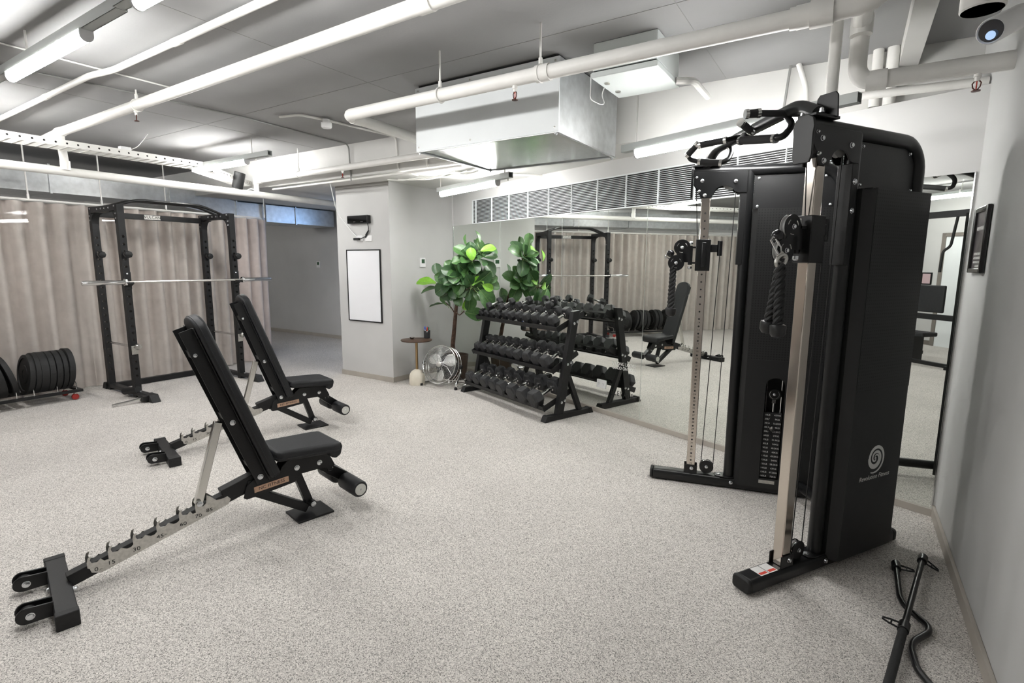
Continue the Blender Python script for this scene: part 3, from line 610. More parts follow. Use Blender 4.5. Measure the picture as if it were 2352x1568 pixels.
nm = {4: 'thick', 5: 'thin'}
for i, (y, r, th, ti) in enumerate(pls):
    k = (r, th); cache.setdefault(k, plate_mesh(r, th)); o = link('bumper_plate', cache[k])
    lab = ['black bumper plate at the hidden far end of the plate cart', 'black bumper plate second from the hidden far end of the plate cart', 'thin black bumper plate third from the hidden far end of the cart',
           'thick black bumper plate fourth from the far end of the cart', 'black bumper plate fifth from the far end of the cart', 'black bumper plate at the picture edge on the plate cart', 'leaning black bumper plate second from the picture edge on the cart',
           'leaning black bumper plate next to the gap in the plate cart', 'thin slanting black bumper plate beside the thin chrome divider', 'black bumper plate whose full round face shows at the gap in the cart',
           'thin black bumper plate just behind the plate with its face showing', 'thick black bumper plate third right of the gap in the cart', 'black bumper plate fourth right of the gap in the cart', 'black bumper plate fifth right of the gap in the cart',
           'thin black bumper plate next to the end plate of the cart', 'largest black bumper plate at the caster end of the cart'][i]
    tag(o, lab, 'weight plate', 'bumper plates on the cart')
    o.matrix_world = Matrix.Translation(W(CU0, CV0, 0)) @ Matrix.Rotation(GA, 4, 'Z') @ Matrix.Translation((0, y, .117+r)) @ Matrix.Rotation(math.radians(ti), 4, 'X')
# ================================================================== adjustable benches
def make_bench(label, loc, ang):
    b = thing('adjustable_bench', label, 'bench', loc, ang, 'adjustable benches')
    # rear foot
    MB().box(-.039, .039, -.285, .285, .004, .068).build('rear_foot', BLK, b, .004)
    for s_ in (-1, 1): MB().box(-.041, .041, s_*.312 if s_ < 0 else .27, -.27 if s_ < 0 else .312, 0, .071).build('foot_cap', RUB, b, .004)
    for y in (-.165, .15):
        hb = MB(); 
        poly = [(-.035, .02), (-.035, .085)]+[(-.125+.035*math.cos(a), .058+.036*math.sin(a)) for a in [PI/2+i*PI/10 for i in range(11)]]
        for yy in (-.032, .022): hb.prism(poly, (0, y, 0), (1, 0, 0), (0, 0, 1), (0, 1, 0), yy, yy+.010)
        hb.build('wheel_bracket', BLK2, b, .003)
        MB().cyl((-.118, y-.022, .052), (-.118, y+.022, .052), .030, 20).build('transport_wheel', RUB, b)
        m = MB(); bolt(m, (-.112, y-.032, .055), (0, -1, 0), .013, .008, 12); m.build('wheel_bolt', BOLT, b)
    for y in (-.09, .02): 
        m = MB(); bolt(m, (-.039, y, .04), (-1, 0, 0), .008, .009); m.build('bolt', BOLT, b)
    m = MB(); bolt(m, (.039, -.06, .045), (1, 0, 0), .010, .016); m.build('bolt', BOLT, b)
    # sloping main rail
    A0, A1 = V3(.03, 0, .068), V3(.93, 0, .315)
    d = (A1-A0).normalized(); nrm = V3(-d.z, 0, d.x)
    MB().bar(A0, A1, .055, .06, (0, 0, 1)).build('main_rail', BLK, b, .003)
    MB().bar(V3(.70, 0, .275), V3(.90, 0, .332), .062, .07, (0, 0, 1)).build('rail_sleeve', BLK, b, .003)
    # toothed stainless plates either side of the rail
    L0, L1 = .085, .73
    def P(x, h): q = A0+d*x+nrm*h; return (q.x, q.z)
    xs = [.115, .20, .305, .41, .515, .595]
    poly = [P(L0+.03, -.034), P(L1-.02, -.034), P(L1, -.012), P(L1-.01, .012), P(.70, .012), P(.665, .022), P(.645, .060), P(.633, .075), P(.628, .062)]
    for i in range(5, -1, -1):
        x = xs[i]; poly += [P(x+.022, .034), P(x+.004, .026), P(x-.014, .034), P(x-.016, .050), P(x-.004, .068), P(x-.018, .066), P(x-.030, .046), P(x-.036, .020)]
        if i: px_ = xs[i-1]; poly += [P((x+px_)/2+.004, .013), P((x+px_)/2-.012, .015)]
    poly += [P(L0, .012), P(L0, -.01)]
    for s_ in (-1, 1): 
        pl_ = MB().prism(poly, (0, 0, 0), (1, 0, 0), (0, 0, 1), (0, 1, 0), s_*.030-.002, s_*.030+.002).build('angle_plate', STEEL, b, smooth=False)
        if s_ < 0: pn = pl_
        for k in (.12, .40, .645):
            q = A0+d*k-nrm*.022; m = MB(); bolt(m, (q.x, s_*.032, q.z), (0, s_, 0), .008, .003, 12); m.build('plate_rivet', STEEL, pl_)
    for s, k in (('0', .105), ('15', .165), ('30', .272), ('45', .378), ('60', .487), ('70', .562), ('85', .618)):
        q = A0+d*k+nrm*(-.011 if s != '0' else -.006); text(s, .027, BLACKINK, 'angle_number', pn, (q.x, -.0328, q.z), (1, 0, 0), (0, 0, 1), sx=1.2)
    MB().cyl((.585, -.042, .272), (.585, .042, .272), .010, 12).build('support_pin', CHR, b)
    for s_ in (-1, 1):
        m = MB(); bolt(m, (.585, s_*.040, .272), (0, s_, 0), .012, .01, 12); m.build('pin_nut', BOLT, b)
    MB().bar((.585, 0, .262), (.712, 0, .69), .036, .040, (1, 0, 0)).build('support_strut', mat('strut_chrome', (.66, .65, .62), .16, 1.0), b, .003)
    # back rest frame and pad
    bd = V3(-.335, 0, .94).normalized(); bn = V3(bd.z, 0, -bd.x)           # along the back, outwards from the pad's face
    O0 = V3(.895, 0, .325)
    for s_ in (-1, 1):
        MB().obox(O0+bd*.46+V3(0, s_*.062, 0), bd*.475, (0, .003, 0), bn*.032).build('back_rail', BLK, b, .001)
        MB().obox(O0+bd*.46+V3(0, s_*.078, 0)+bn*.030, bd*.475, (0, .018, 0), bn*.0025).build('rail_flange', BLK, b, .001)
        for k, r in ((.02, .013), (.385, .012), (.80, .008)):
            m = MB(); bolt(m, O0+bd*k+V3(0, s_*.065, 0)-bn*(.0 if k < .5 else .012), (0, s_, 0), r, .008, 14); m.build('pivot_bolt', BOLT, b)
    for k in (.1, .42, .8): MB().obox(O0+bd*k-bn*.012, bd*.02, (0, .06, 0), bn*.010).build('back_cross_plate', BLK, b, .001)
    MB().cyl(O0+bd*.39-bn*.0-V3(0, .05, 0), O0+bd*.39+V3(0, .05, 0), .012, 10).build('strut_axle', BLK, b)
    # pad outline (rounded top, slightly narrower than the base)
    pw, pl2 = .132, .985
    out = [(-pw, 0), (pw, 0)]+[(pw*.97, pl2*.6)]+[(pw*.86*math.cos(a)*1.0, pl2-.07+.07*math.sin(a)) for a in [i*PI/12 for i in range(13)]]+[(-pw*.97, pl2*.6)]
    pc = O0-bd*.0+bn*.036
    pd = MB(); pd.prism(out, pc, (0, 1, 0), bd, bn, 0, .058); pdo = pd.build('back_pad', VIN, b, .016, seg=4)
    MB().tube([pc+V3(0, y*.995, 0)+bd*z+bn*.018 for y, z in out], .0035, 6, True).build('piping', VIN, pdo)
    # seat
    sd = V3(.995, 0, -.06).normalized(); sn = V3(-sd.z, 0, sd.x); S0 = V3(.955, 0, .425)
    so = [(0, -.12), (.02, -.145), (.33, -.165), (.385, -.15), (.385, .15), (.33, .165), (.02, .145), (0, .12)]
    st = MB(); st.prism(so, S0, sd, (0, 1, 0), sn, 0, .062); sto = st.build('seat_pad', VIN, b, .020, seg=4)
    st2 = MB(); st2.prism([(.30, .058), (.385, .058), (.395, .03), (.385, -.02), (.355, -.04), (.33, -.03), (.31, .0)], S0, sd, sn, (0, 1, 0), -.15, .15); st2.build('seat_nose', VIN, b, .012, seg=3)
    MB().tube([S0+sd*x+V3(0, y, 0)+sn*.022 for x, y in so], .0035, 6, True).build('piping', VIN, sto)
    MB().obox(V3(1.14, 0, .41), sd*.15, (0, .05, 0), sn*.008).build('seat_plate', BLK, b, .001)
    # side plates with the name plate
    poly = [(.80, .235), (.815, .222), (.90, .225), (1.09, .245), (1.13, .285), (1.27, .285), (1.315, .26), (1.345, .285), (1.30, .385), (1.06, .395), (1.02, .36), (1.0, .33), (.87, .335), (.82, .30)]
    for s_ in (-1, 1):
        sp = MB().prism(poly, (0, 0, 0), (1, 0, 0), (0, 0, 1), (0, 1, 0), s_*.040-.003, s_*.040+.003).build('side_plate', BLK, b, .0015)
        for q in ((1.105, .33), (1.245, .325)):
            m = MB(); bolt(m, (q[0], s_*.043, q[1]), (0, s_, 0), .013, .008, 14); m.build('plate_bolt', BOLT, sp)
        npl = MB().obox((.955, s_*.0445, .272), (.098, 0, .006), (0, .0012, 0), (-.001, 0, .0175)).build('name_plate', COPPER, b, .001)
        text('NC FITNESS', .026, BLACKINK, 'name_lettering', npl, (.955, s_*.0462, .272), (-s_*.998, 0, -s_*.06), (0, 0, 1), sx=1.08)
        for dx in (-.092, .092):
            m = MB(); bolt(m, (.955+dx, s_*.0457, .272+dx*.06), (0, s_, 0), .004, .002, 8); m.build('plate_rivet', COPPER, npl)
    MB().box(.83, 1.05, -.037, .037, .245, .325).build('pivot_block', BLK, b, .002)
    # front legs and foot plate
    MB().bar((.86, 0, .25), (1.165, 0, .045), .055, .05).build('front_leg', BLK, b, .003)
    MB().bar((1.12, 0, .27), (1.185, 0, .07), .045, .045, (1, 0, 0)).build('front_strut', BLK, b, .003)
    MB().cyl((1.19, -.055, .075), (1.19, .055, .075), .022, 18).build('strut_knuckle', BLK, b, .002)
    m = MB(); bolt(m, (1.19, -.055, .075), (0, -1, 0), .013, .007, 14); m.build('knuckle_bolt', BOLT, b)
    MB().box(1.075, 1.30, -.10, .10, 0, .012).build('foot_plate', BLK, b, .003)
    # roller arm
    MB().bar((1.22, 0, .33), (1.385, 0, .20), .055, .055).build('roller_arm', BLK, b, .003)
    MB().bar((1.31, 0, .262), (1.43, 0, .167), .068, .068).build('arm_sleeve', BLK2, b, .005)
    m = MB(); m.tube(arc((1.318, -.036, .265), (1, 0, 0), (0, 0, 1), .015, 0, 2*PI, 18)[:-1], .0022, 6, True); m.build('pull_ring', CHR, b)
    MB().cyl((1.405, -.05, .175), (1.405, .05, .175), .016, 12).build('roller_axle', BLK2, b)
    for s_ in (-1, 1):
        ro = MB().lathe([(.012, .045), (.046, .047), (.052, .056), (.052, .236), (.046, .247), (.034, .248)], (1.405, 0, .165), (0, s_, 0), 28).build('foam_roller', VIN, b)
        MB().lathe([(.036, .246), (.036, .250), (.0005, .251)], (1.405, 0, .165), (0, s_, 0), 24).build('roller_cap', mat('cap_plastic', (.62, .62, .58), .4), ro)
        m = MB(); bolt(m, (1.405, s_*.2505, .165), (0, s_, 0), .005, .004, 10); m.build('cap_bolt', BOLT, ro)
    return b
bench = make_bench('nearest black adjustable weight bench with its backrest raised', V3(-3.055, -.332, 0), math.radians(98.0))
b2 = copy_tree(bench); b2.location = (-4.893, .205, 0); b2.rotation_euler = (0, 0, math.radians(96.0)); b2['label'] = 'black adjustable weight bench further back, between the near bench and the power rack'
# ================================================================== dumbbell rack
dk = thing('dumbbell_rack', 'three tier black steel dumbbell rack standing against the mirror', 'dumbbell rack', (0, 0, 0))
XL, XR = -5.325, -3.805
SH = [((3.463, .912), (3.765, 1.036)), ((3.405, .500), (3.695, .635)), ((3.30, .130), (3.60, .245))]
for x in (XL, XR):
    MB().prism([(3.405, .05), (3.492, .05), (3.690, 1.088), (3.600, 1.080)], (x, 0, 0), (0, 1, 0), (0, 0, 1), (1, 0, 0), -.027, .027).build('post', BLK, dk, .003)
    MB().bar((x, 3.735, .05), (x, 3.565, .43), .045, .05, (0, 1, 0)).build('brace', BLK, dk, .003)
    MB().box(x-.033, x+.033, 3.29, 3.86, 0.002, .055).build('floor_foot', BLK, dk, .003)
    for y0, s_ in ((3.29, -1), (3.86, 1)):
        MB().prism([(-.01*s_, .06), (.02*s_, .06), (.05*s_, 0), (-.01*s_, 0)], (x, y0, 0), (0, 1, 0), (0, 0, 1), (1, 0, 0), -.037, .037).build('foot_cap', RUB, dk, .002)
    for (F_, B_) in SH:
        e = V3(0, B_[0]-F_[0], B_[1]-F_[1]).normalized(); n = V3(0, -e.z, e.y); s_ = 1 if x == XR else -1
        q = V3(x, 0, 0)+V3(0, (F_[0]+B_[0])/2+.0, (F_[1]+B_[1])/2)
        for k in (-.012, .03):
            pr = (q.z-.05)/1.038; yy = 3.448+pr*.197
            m = MB(); bolt(m, (x+s_*.028, yy+k, q.z+k*.35-.01), (s_, 0, 0), .011, .008, 12); m.build('bolt', BOLT, dk)
for (F_, B_) in SH:
    e = V3(0, B_[0]-F_[0], B_[1]-F_[1]).normalized(); n = V3(0, -e.z, e.y); F3 = V3(0, F_[0], F_[1]); B3 = V3(0, B_[0], B_[1]); xm = (XL+XR)/2; hl = (XR-XL)/2-.028
    for (P_, s_, nm_) in ((F3, -1, 'front_rail'), (B3, 1, 'rear_rail')):
        m = MB(); m.obox(P_+V3(xm, 0, 0)+n*(-.002), (hl, 0, 0), e*.032, n*.002); m.obox(P_+V3(xm, 0, 0)+e*(s_*.032)+n*(.008 if s_ < 0 else -.008), (hl, 0, 0), e*.002, n*(.024 if s_ < 0 else .012)); m.build(nm_, BLK, dk, .001)
    for x, s_ in ((XL, 1), (XR, -1)):
        m = MB(); m.obox((F3+B3)/2+V3(x+s_*.031, 0, 0)-n*.0, (.003, 0, 0), e*((B3-F3).length/2+.03), n*.030); m.build('shelf_end_plate', BLK, dk, .001)
pl_ = MB().obox((XR, 3.5995+.020-.012, .955), (.020, 0, 0), (0, .0012, -.0002), (0, .0106, .056)).build('name_plate', mat('rack_label', (.55, .55, .53), .5), dk)
text('NC FITNESS', .021, BLACKINK, 'name_lettering', pl_, (XR, 3.5995+.0065-.001, .955), (0, -.186, -.982), (1, 0, 0), depth=.0012)
# ------------------------------------------------------------------ hexagonal dumbbells
def make_dumbbell():
    t = thing('hex_dumbbell', 'dumbbell', 'dumbbell', (0, 0, 0), 0, 'hex dumbbells on the rack')
    for s_ in (-1, 1):
        m = MB(); m.lathe([(.062, .070), (.076, .078), (.080, .085), (.080, .145), (.074, .155), (.060, .163), (.0005, .163)], (0, 0, 0), (0, s_, 0), 6)
        a = Vector((0, s_, 0)).orthogonal(); ang = math.atan2(a.z, a.x)
        R = Matrix.Rotation(ang+0*PI/6, 4, 'Y'); m.v = [tuple(R @ Vector(v)) for v in m.v]
        m.build('head', HEXM, t, .004, smooth=False, seg=2)
    MB().lathe([(.024, -.074), (.024, -.064), (.0165, -.06), (.019, -.025), (.0195, 0), (.019, .025), (.0165, .06), (.024, .064), (.024, .074)], (0, 0, 0), (0, 1, 0), 16).build('handle', CHR, t)
    return t
proto = make_dumbbell(); used = [False]
ORD = ['first', 'second', 'third', 'fourth', 'fifth', 'sixth', 'seventh', 'eighth', 'ninth', 'tenth', 'eleventh', 'twelfth']
def put(label, M):
    o = proto if not used[0] else copy_tree(proto); used[0] = True
    o.matrix_world = M; o['label'] = label; return o
def frame(F_, B_):
    e = V3(0, B_[0]-F_[0], B_[1]-F_[1]).normalized(); n = V3(0, -e.z, e.y); return e, n, V3(0, F_[0], F_[1]), V3(0, B_[0], B_[1])
tiers = [('top', 11, .047, .068), ('middle', 10, .058, .079), ('bottom', 8, .076, .0955)]
rd = random.Random(11)
tops = []
for (nm_, cnt, r0, r1), (F_, B_) in zip(tiers, SH):
    e, n, F3, B3 = frame(F_, B_); rs = [r0+(r1-r0)*i/(cnt-1) for i in range(cnt)]; tot = sum(2*r for r in rs); x = XL+.045; gap = ((XR-.05)-x-tot)/(cnt-1)
    for i, r in enumerate(rs):
        s = r/.080; x += r; yaw = rd.uniform(-.05, .05)
        c = F3+e*(.15+rd.uniform(-.012, .004)-.01)+n*(.001+r*.866); c.x = x
        M = Matrix((V3(1, 0, 0), e, n)).transposed().to_4x4(); M.translation = c
        M = M @ Matrix.Rotation(yaw, 4, 'Z') @ Matrix.Diagonal((s, max(s, .80), s, 1))
        o = put('black rubber hex dumbbell, %s from the plant end of the %s tier' % (ORD[i], nm_), M); x += r+gap
        if nm_ == 'top': tops.append((c.copy(), r))
e, n, F3, B3 = frame(*SH[0])
for (i, off, ya, lab, dy) in ((1, .5, -.22, 'small black hex dumbbell lying on top of the top row nearest the plant', .0), (3, .5, -.15, 'black hex dumbbell lying across the top row near the plant', .0), (5, .6, -.1, 'black hex dumbbell lying across the middle of the top row', .06), (8, .5, .5, 'black hex dumbbell lying slanted at the back of the top row near the cable machine', .10)):
    c, r = tops[i]; r = .047; c2 = (tops[i][0]+tops[i+1][0])*.5+n*(tops[i][1]*.866+r*.80+.004)+e*dy
    M = Matrix((V3(1, 0, 0), e, n)).transposed().to_4x4(); M.translation = c2; s = r/.08
    put(lab, M @ Matrix.Rotation(ya, 4, 'Z') @ Matrix.Diagonal((s, s*1.05, s, 1)))
# ================================================================== side table and what stands on it
TB = V3(-6.015, 2.99, 0)
t = thing('side_table', 'small round walnut side table with brass stem and cream dome base', 'side table', TB)
prof = [(.098, 0), (.10, .004), (.10, .095)]+[(.10*math.cos(a), .095+.105*math.sin(a)) for a in [i*PI/2/10 for i in range(1, 10)]]+[(.016, .2), (.0005, .2)]
MB().lathe(prof, n=36).build('dome_base', CREAM, t)
MB().lathe([(.0165, .198), (.0165, .562)], n=16).build('stem', BRASS, t)
MB().lathe([(.150, .560), (.192, .566), (.198, .574), (.197, .580), (.193, .582), (.0005, .582)], n=48).build('table_top', WOOD, t)
c = gz(981, 776, .583)
t = thing('pen_cup', 'black mesh pen cup holding markers on the side table', 'pen cup', (c.x, c.y, .583))
MB().lathe([(.0005, 0), (.037, 0), (.040, .004), (.042, .10), (.039, .10), (.037, .006), (.0005, .005)], n=24).build('cup', mat('black_mesh_cup', (.02, .02, .022), .5), t)
for i, (dx, dy, lx, ly, cc, lb) in enumerate(((-.016, -.01, -.02, 0, (.01, .05, .42), 'blue'), (.008, .012, -.012, .006, (.015, .07, .45), 'blue'), (.018, .0, .018, .004, (.01, .22, .09), 'green'), (.012, -.016, .030, .0, (.5, .03, .03), 'red'))):
    mk = thing('marker_pen', ['blue capped marker leaning on the rim of the pen cup', 'second blue capped marker in the middle of the pen cup', 'green capped marker in the pen cup', 'red capped marker leaning outwards in the pen cup'][i], 'marker', (c.x+dx, c.y+dy, .59))
    d = V3(lx, ly, .12).normalized(); MB().cyl((0, 0, 0), d*.105, .0075, 10).build('barrel', WHT, mk); MB().lathe([(.0085, .098), (.0085, .135), (.006, .143), (.0005, .143)], (0, 0, 0), d, 10).build('marker_cap', mat('marker_'+lb+str(i), cc, .4), mk)
c = gz(946.5, 778, .583)
t = thing('trinket_dish', 'tiny dark dish on the side table', 'dish', (c.x, c.y, .5825))
MB().lathe([(.0005, 0), (.02, 0), (.031, .02), (.029, .021), (.019, .006), (.0005, .005)], n=24).build('dish_bowl', mat('dark_ceramic', (.03, .022, .02), .25), t)
MB().lathe([(.0005, .014), (.026, .014), (.026, .0165), (.0005, .0168)], n=20).build('dish_filling', mat('pale_wax', (.6, .55, .5), .5), t)
# ================================================================== drum fan
FC = V3(-5.73, 3.20, .272); fa = math.radians(-64); ff = V3(math.cos(fa)*.95, math.sin(fa)*.95, .31).normalized(); fs = ff.cross(Z).normalized(); fu = fs.cross(ff)
t = thing('floor_fan', 'chrome wire floor fan on a bent tube stand beside the side table', 'fan', (0, 0, 0))
FR = .245
def circ(r, k, n=48): return [FC+ff*k+fs*(r*math.cos(2*PI*i/n))+fu*(r*math.sin(2*PI*i/n)) for i in range(n)]
wire = mat('fan_wire', (.66, .67, .66), .25, 1.0)
for k, rr in ((.07, .0055), (0, .004), (-.055, .0055)): MB().tube(circ(FR if k < .06 else FR*.985, k), rr, 6, True).build('guard_hoop', wire, t)
me = None
for i in range(13): MB().tube(circ(.055+i*.0145, .088-.02*(i/12)**2, 40), .0014, 4, True).build('guard_ring', wire, t)
for i in range(12):
    a = 2*PI*i/12; r = fs*math.cos(a)+fu*math.sin(a); r2 = fs*math.cos(a+.5)+fu*math.sin(a+.5)
    MB().tube([FC+ff*.09+r*.04, FC+ff*.088+(r*.7+r2*.3).normalized()*.13, FC+ff*.07+r2*.24], .0022, 5).build('guard_spoke', wire, t)
for i in range(28):
    a = 2*PI*i/28; r = fs*math.cos(a)+fu*math.sin(a); MB().tube([FC+ff*.07+r*FR*.985, FC+r*FR, FC-ff*.055+r*FR, FC-ff*.10+r*.16, FC-ff*.11+r*.07], .0015, 4).build('rear_wire', wire, t)
MB().lathe([(.0005, .093), (.030, .092), (.036, .086), (.036, .080)], FC, ff, 24).build('badge', STEEL, t)
for i in range(3):
    a0 = 2*PI*i/3+.5; P = []; F = []
    for j in range(7):
        rr = .035+.175*j/6; wd = .30+.42*math.sin(PI*min(1, j/6*.85+.12))
        for k in range(5):
            a = a0+wd*(k/4-.5)*1.5; P.append(FC+ff*(.035-.07*k/4*(1-.3*j/6))+(fs*math.cos(a)+fu*math.sin(a))*rr)
    for j in range(6):
        for k in range(4): F.append((j*5+k, j*5+k+1, (j+1)*5+k+1, (j+1)*5+k))
    m = MB(); m.add(P, F); o = m.build('blade', mat('fan_blade', (.62, .62, .60), .35, .2), t, ang=70); sm = o.modifiers.new('thick', 'SOLIDIFY'); sm.thickness = .002
MB().lathe([(.04, .04), (.042, .0), (.06, -.04), (.075, -.09), (.07, -.16), (.04, -.18), (.0005, -.18)], FC, ff, 24).build('motor', mat('fan_motor', (.035, .03, .03), .45), t)
MB().lathe([(.16, -.105), (.165, -.12), (.11, -.13), (.07, -.13)], FC, ff, 28).build('rear_plate', mat('fan_plate', (.05, .05, .05), .5), t)
L_ = FC+fs*-.285; R_ = FC+fs*.285
for s_ in (-1, 1):
    e0 = FC+fs*(s_*.262)
    g0 = V3(e0.x, e0.y, 0)
    MB().tube(bend([e0+Z*.02, e0-Z*.06+fs*(s_*.02), V3(e0.x+ff.x*.13, e0.y+ff.y*.13, .035)+fs*(s_*.005), V3(e0.x-ff.x*.05, e0.y-ff.y*.05, .018), V3(e0.x-ff.x*.22, e0.y-ff.y*.22, .018)], .07, 8), .0125, 10).build('stand_tube', CHR, t)
    MB().cyl((e0.x+ff.x*.10, e0.y+ff.y*.10, 0), (e0.x+ff.x*.10, e0.y+ff.y*.10, .03), .02, 12).build('rubber_foot', RUB, t)
    MB().lathe([(.012, 0), (.028, .004), (.03, .02), (.02, .034), (.0005, .035)], e0-fs*(s_*.0), fs*s_, 16).build('tilt_knob', RUB, t)
a = V3(L_.x-ff.x*.2, L_.y-ff.y*.2, .018); b = V3(R_.x-ff.x*.2, R_.y-ff.y*.2, .018); MB().tube([a, b], .0125, 10).build('stand_cross_tube', CHR, t)
MB().tube(bend([FC-ff*.18, V3(FC.x-ff.x*.3, FC.y-ff.y*.3, .10), V3(FC.x+.25, FC.y+.30, .012), V3(FC.x+.55, FC.y+.32, .010)], .08), .004, 7).build('power_cord', RUB, t)
# ================================================================== fiddle leaf fig
PL = V3(-6.03, 3.58, 0)
t = thing('fiddle_leaf_fig', 'tall fiddle leaf fig tree with glossy round leaves in the mirror corner', 'plant', (0, 0, 0))
MB().lathe([(.0005, 0), (.12, 0), (.135, .01), (.165, .30), (.168, .33), (.152, .33), (.148, .29), (.0005, .285)], PL, Z, 32).build('planter', POT, t)
MB().lathe([(.0005, .286), (.147, .289), (.147, .295), (.0005, .305)], PL, Z, 24).build('soil', mat('potting_soil', (.03, .022, .016), .95, bump=.8, bscale=60), t)
def pat(x, y, Y): return pY(x, y, Y)
tr0 = [PL+Z*.29, pat(1039, 800, 3.57), pat(1043, 760, 3.56), pat(1047, 715, 3.55), pat(1051, 680, 3.54), pat(1060, 650, 3.53)]
MB().tube(bend(tr0, .1), [.034]+[.034-.0006*i for i in range(len(bend(tr0, .1))-1)], 10).build('trunk', TRUNK, t)
fk = pat(1047, 715, 3.55); fk2 = pat(1051, 685, 3.54)
branches = {'A': [fk2, pat(1054, 660, 3.50), pat(1053, 632, 3.44)], 'B': [fk2, pat(1068, 640, 3.56), pat(1088, 600, 3.58), pat(1098, 568, 3.58)], 'C': [fk2, pat(1075, 665, 3.6), pat(1100, 645, 3.66), pat(1118, 632, 3.68)],
            'D': [fk, pat(1055, 725, 3.52), pat(1066, 714, 3.50)], 'E': [fk2, pat(1035, 670, 3.46), pat(1014, 655, 3.38)], 'F': [pat(1046, 722, 3.55), pat(1036, 705, 3.54), pat(1024, 695, 3.46)], 'G': [fk2, pat(1078, 660, 3.46), pat(1092, 668, 3.42)]}
for k, pts in branches.items(): MB().tube(bend(pts, .06), .010 if k in 'ABC' else .007, 8).build('branch', TRUNK, t)
def leaf_mesh(m, wid, curl, seed):
    rnd = random.Random(seed); NL, NW = 9, 4; P = []; F = []
    for i in range(NL+1):
        s = i/NL; wv = wid*((.22+.78*math.sin(PI/2*s/.62)) if s < .62 else math.sqrt(max(0.02, 1-((s-.62)/.385)**2)))
        for j in range(-NW, NW+1):
            q = j/NW; rip = .018*math.sin(s*11+q*2+seed)*abs(q)
            P.append((q*wv, s, curl*(s*s)*-.35+abs(q)**1.4*wv*.35+rip))
    R = 2*NW+1
    for i in range(NL):
        for j in range(R-1): F.append((i*R+j, i*R+j+1, (i+1)*R+j+1, (i+1)*R+j))
    mb = MB(); mb.add(P, F); me = mb.mesh('leaf', m, True, 80)
    st = MB(); st.tube([(0, s/8, curl*((s/8)**2)*-.35+.006) for s in range(9)], [.016-.0015*i for i in range(9)], 5); st.tube([(0, -.22, .05), (0, -.1, .012), (0, .02, .004)], .016, 5)
    me2 = st.mesh('rib', VEIN)
    return me, me2
LM = {}
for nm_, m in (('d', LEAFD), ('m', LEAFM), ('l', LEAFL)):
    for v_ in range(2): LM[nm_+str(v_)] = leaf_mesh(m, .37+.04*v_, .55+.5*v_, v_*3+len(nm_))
def leaf(base, d, nrm, L, kind):
    d = Vector(d).normalized(); nrm = Vector(nrm); sx = d.cross(nrm); sx = sx.normalized() if sx.length > 1e-4 else d.orthogonal(); nz = sx.cross(d)
    L = L*1.22; me, me2 = LM[kind]; M = Matrix((sx, d, nz)).transposed().to_4x4() @ Matrix.Diagonal((L, L, L, 1)); M.translation = Vector(base)+d*(L*.2)
    o = link('leaf', me, t); o.matrix_local = M; r = link('leaf_rib', me2, o)
rl = random.Random(5)
tocam = (V3(0, 0, CAMH)-pat(1060, 640, 3.5)).normalized(); rt = CR.copy(); upv = V3(0, 0, 1)
def rosette(c, axis, n, L, kinds, open_=.9, ph=0.0):
    axis = Vector(axis).normalized(); a = axis.orthogonal().normalized(); b = axis.cross(a)
    for i in range(n):
        q = ph+i*2.399; ring = i/max(1, n-1); op = open_*(.35+.75*ring)
        rad = a*math.cos(q)+b*math.sin(q); d = axis*math.cos(op)+rad*math.sin(op)
        leaf(c-axis*(.03+.05*ring)+rad*.01, d, axis*math.sin(op)-rad*math.cos(op), L*(.62+.45*ring)*rl.uniform(.9, 1.1), rl.choice(kinds))
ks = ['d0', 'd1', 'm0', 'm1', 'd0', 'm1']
rosette(pat(1052, 628, 3.40), tocam*.95+upv*.35-rt*.15, 15, .175, ks, 1.25, .3)
rosette(pat(1034, 648, 3.38), tocam*.8+upv*.1-rt*.45, 9, .175, ks, 1.2, 1.9)
rosette(pat(1082, 588, 3.52), tocam*.75+upv*.6+rt*.05, 12, .165, ks, 1.15, 1.1)
rosette(pat(1108, 585, 3.62), tocam*.6+upv*.4+rt*.45, 9, .18, ks, 1.25, .1)
rosette(pat(1078, 632, 3.50), tocam*.9+rt*.25+upv*.1, 12, .175, ks, 1.3, 2.2)
rosette(pat(1112, 645, 3.66), tocam*.55+rt*.5+upv*.3, 13, .18, ks, 1.35, .8)
rosette(pat(1088, 664, 3.44), rt*.45-upv*.35+tocam*.7, 8, .175, ['d0', 'd1', 'd0', 'm0'], 1.15, 2.0)
rosette(pat(1046, 666, 3.46), -upv*.35+tocam*.8-rt*.25, 8, .18, ['d0', 'd1', 'm0'], 1.15, .2)
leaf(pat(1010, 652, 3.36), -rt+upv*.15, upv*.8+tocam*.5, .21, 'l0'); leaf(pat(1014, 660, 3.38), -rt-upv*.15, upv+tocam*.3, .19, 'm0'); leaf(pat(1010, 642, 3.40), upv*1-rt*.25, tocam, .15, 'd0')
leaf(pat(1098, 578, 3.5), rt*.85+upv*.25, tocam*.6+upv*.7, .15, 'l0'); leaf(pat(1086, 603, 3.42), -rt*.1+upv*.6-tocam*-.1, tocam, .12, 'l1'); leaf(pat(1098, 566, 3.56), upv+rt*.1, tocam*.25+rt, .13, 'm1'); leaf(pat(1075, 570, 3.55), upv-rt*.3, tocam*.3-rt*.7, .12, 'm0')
leaf(pat(1078, 655, 3.42), rt*.8+upv*.35, tocam, .13, 'l1'); leaf(pat(1104, 652, 3.45), -upv*.3+rt*.7, tocam, .11, 'l0'); leaf(pat(1088, 665, 3.40), rt*.75-upv*.6, tocam*.5+upv*.6, .22, 'd1'); leaf(pat(1096, 660, 3.41), rt*.55-upv*.6, tocam*.8+upv*.4, .20, 'm1')
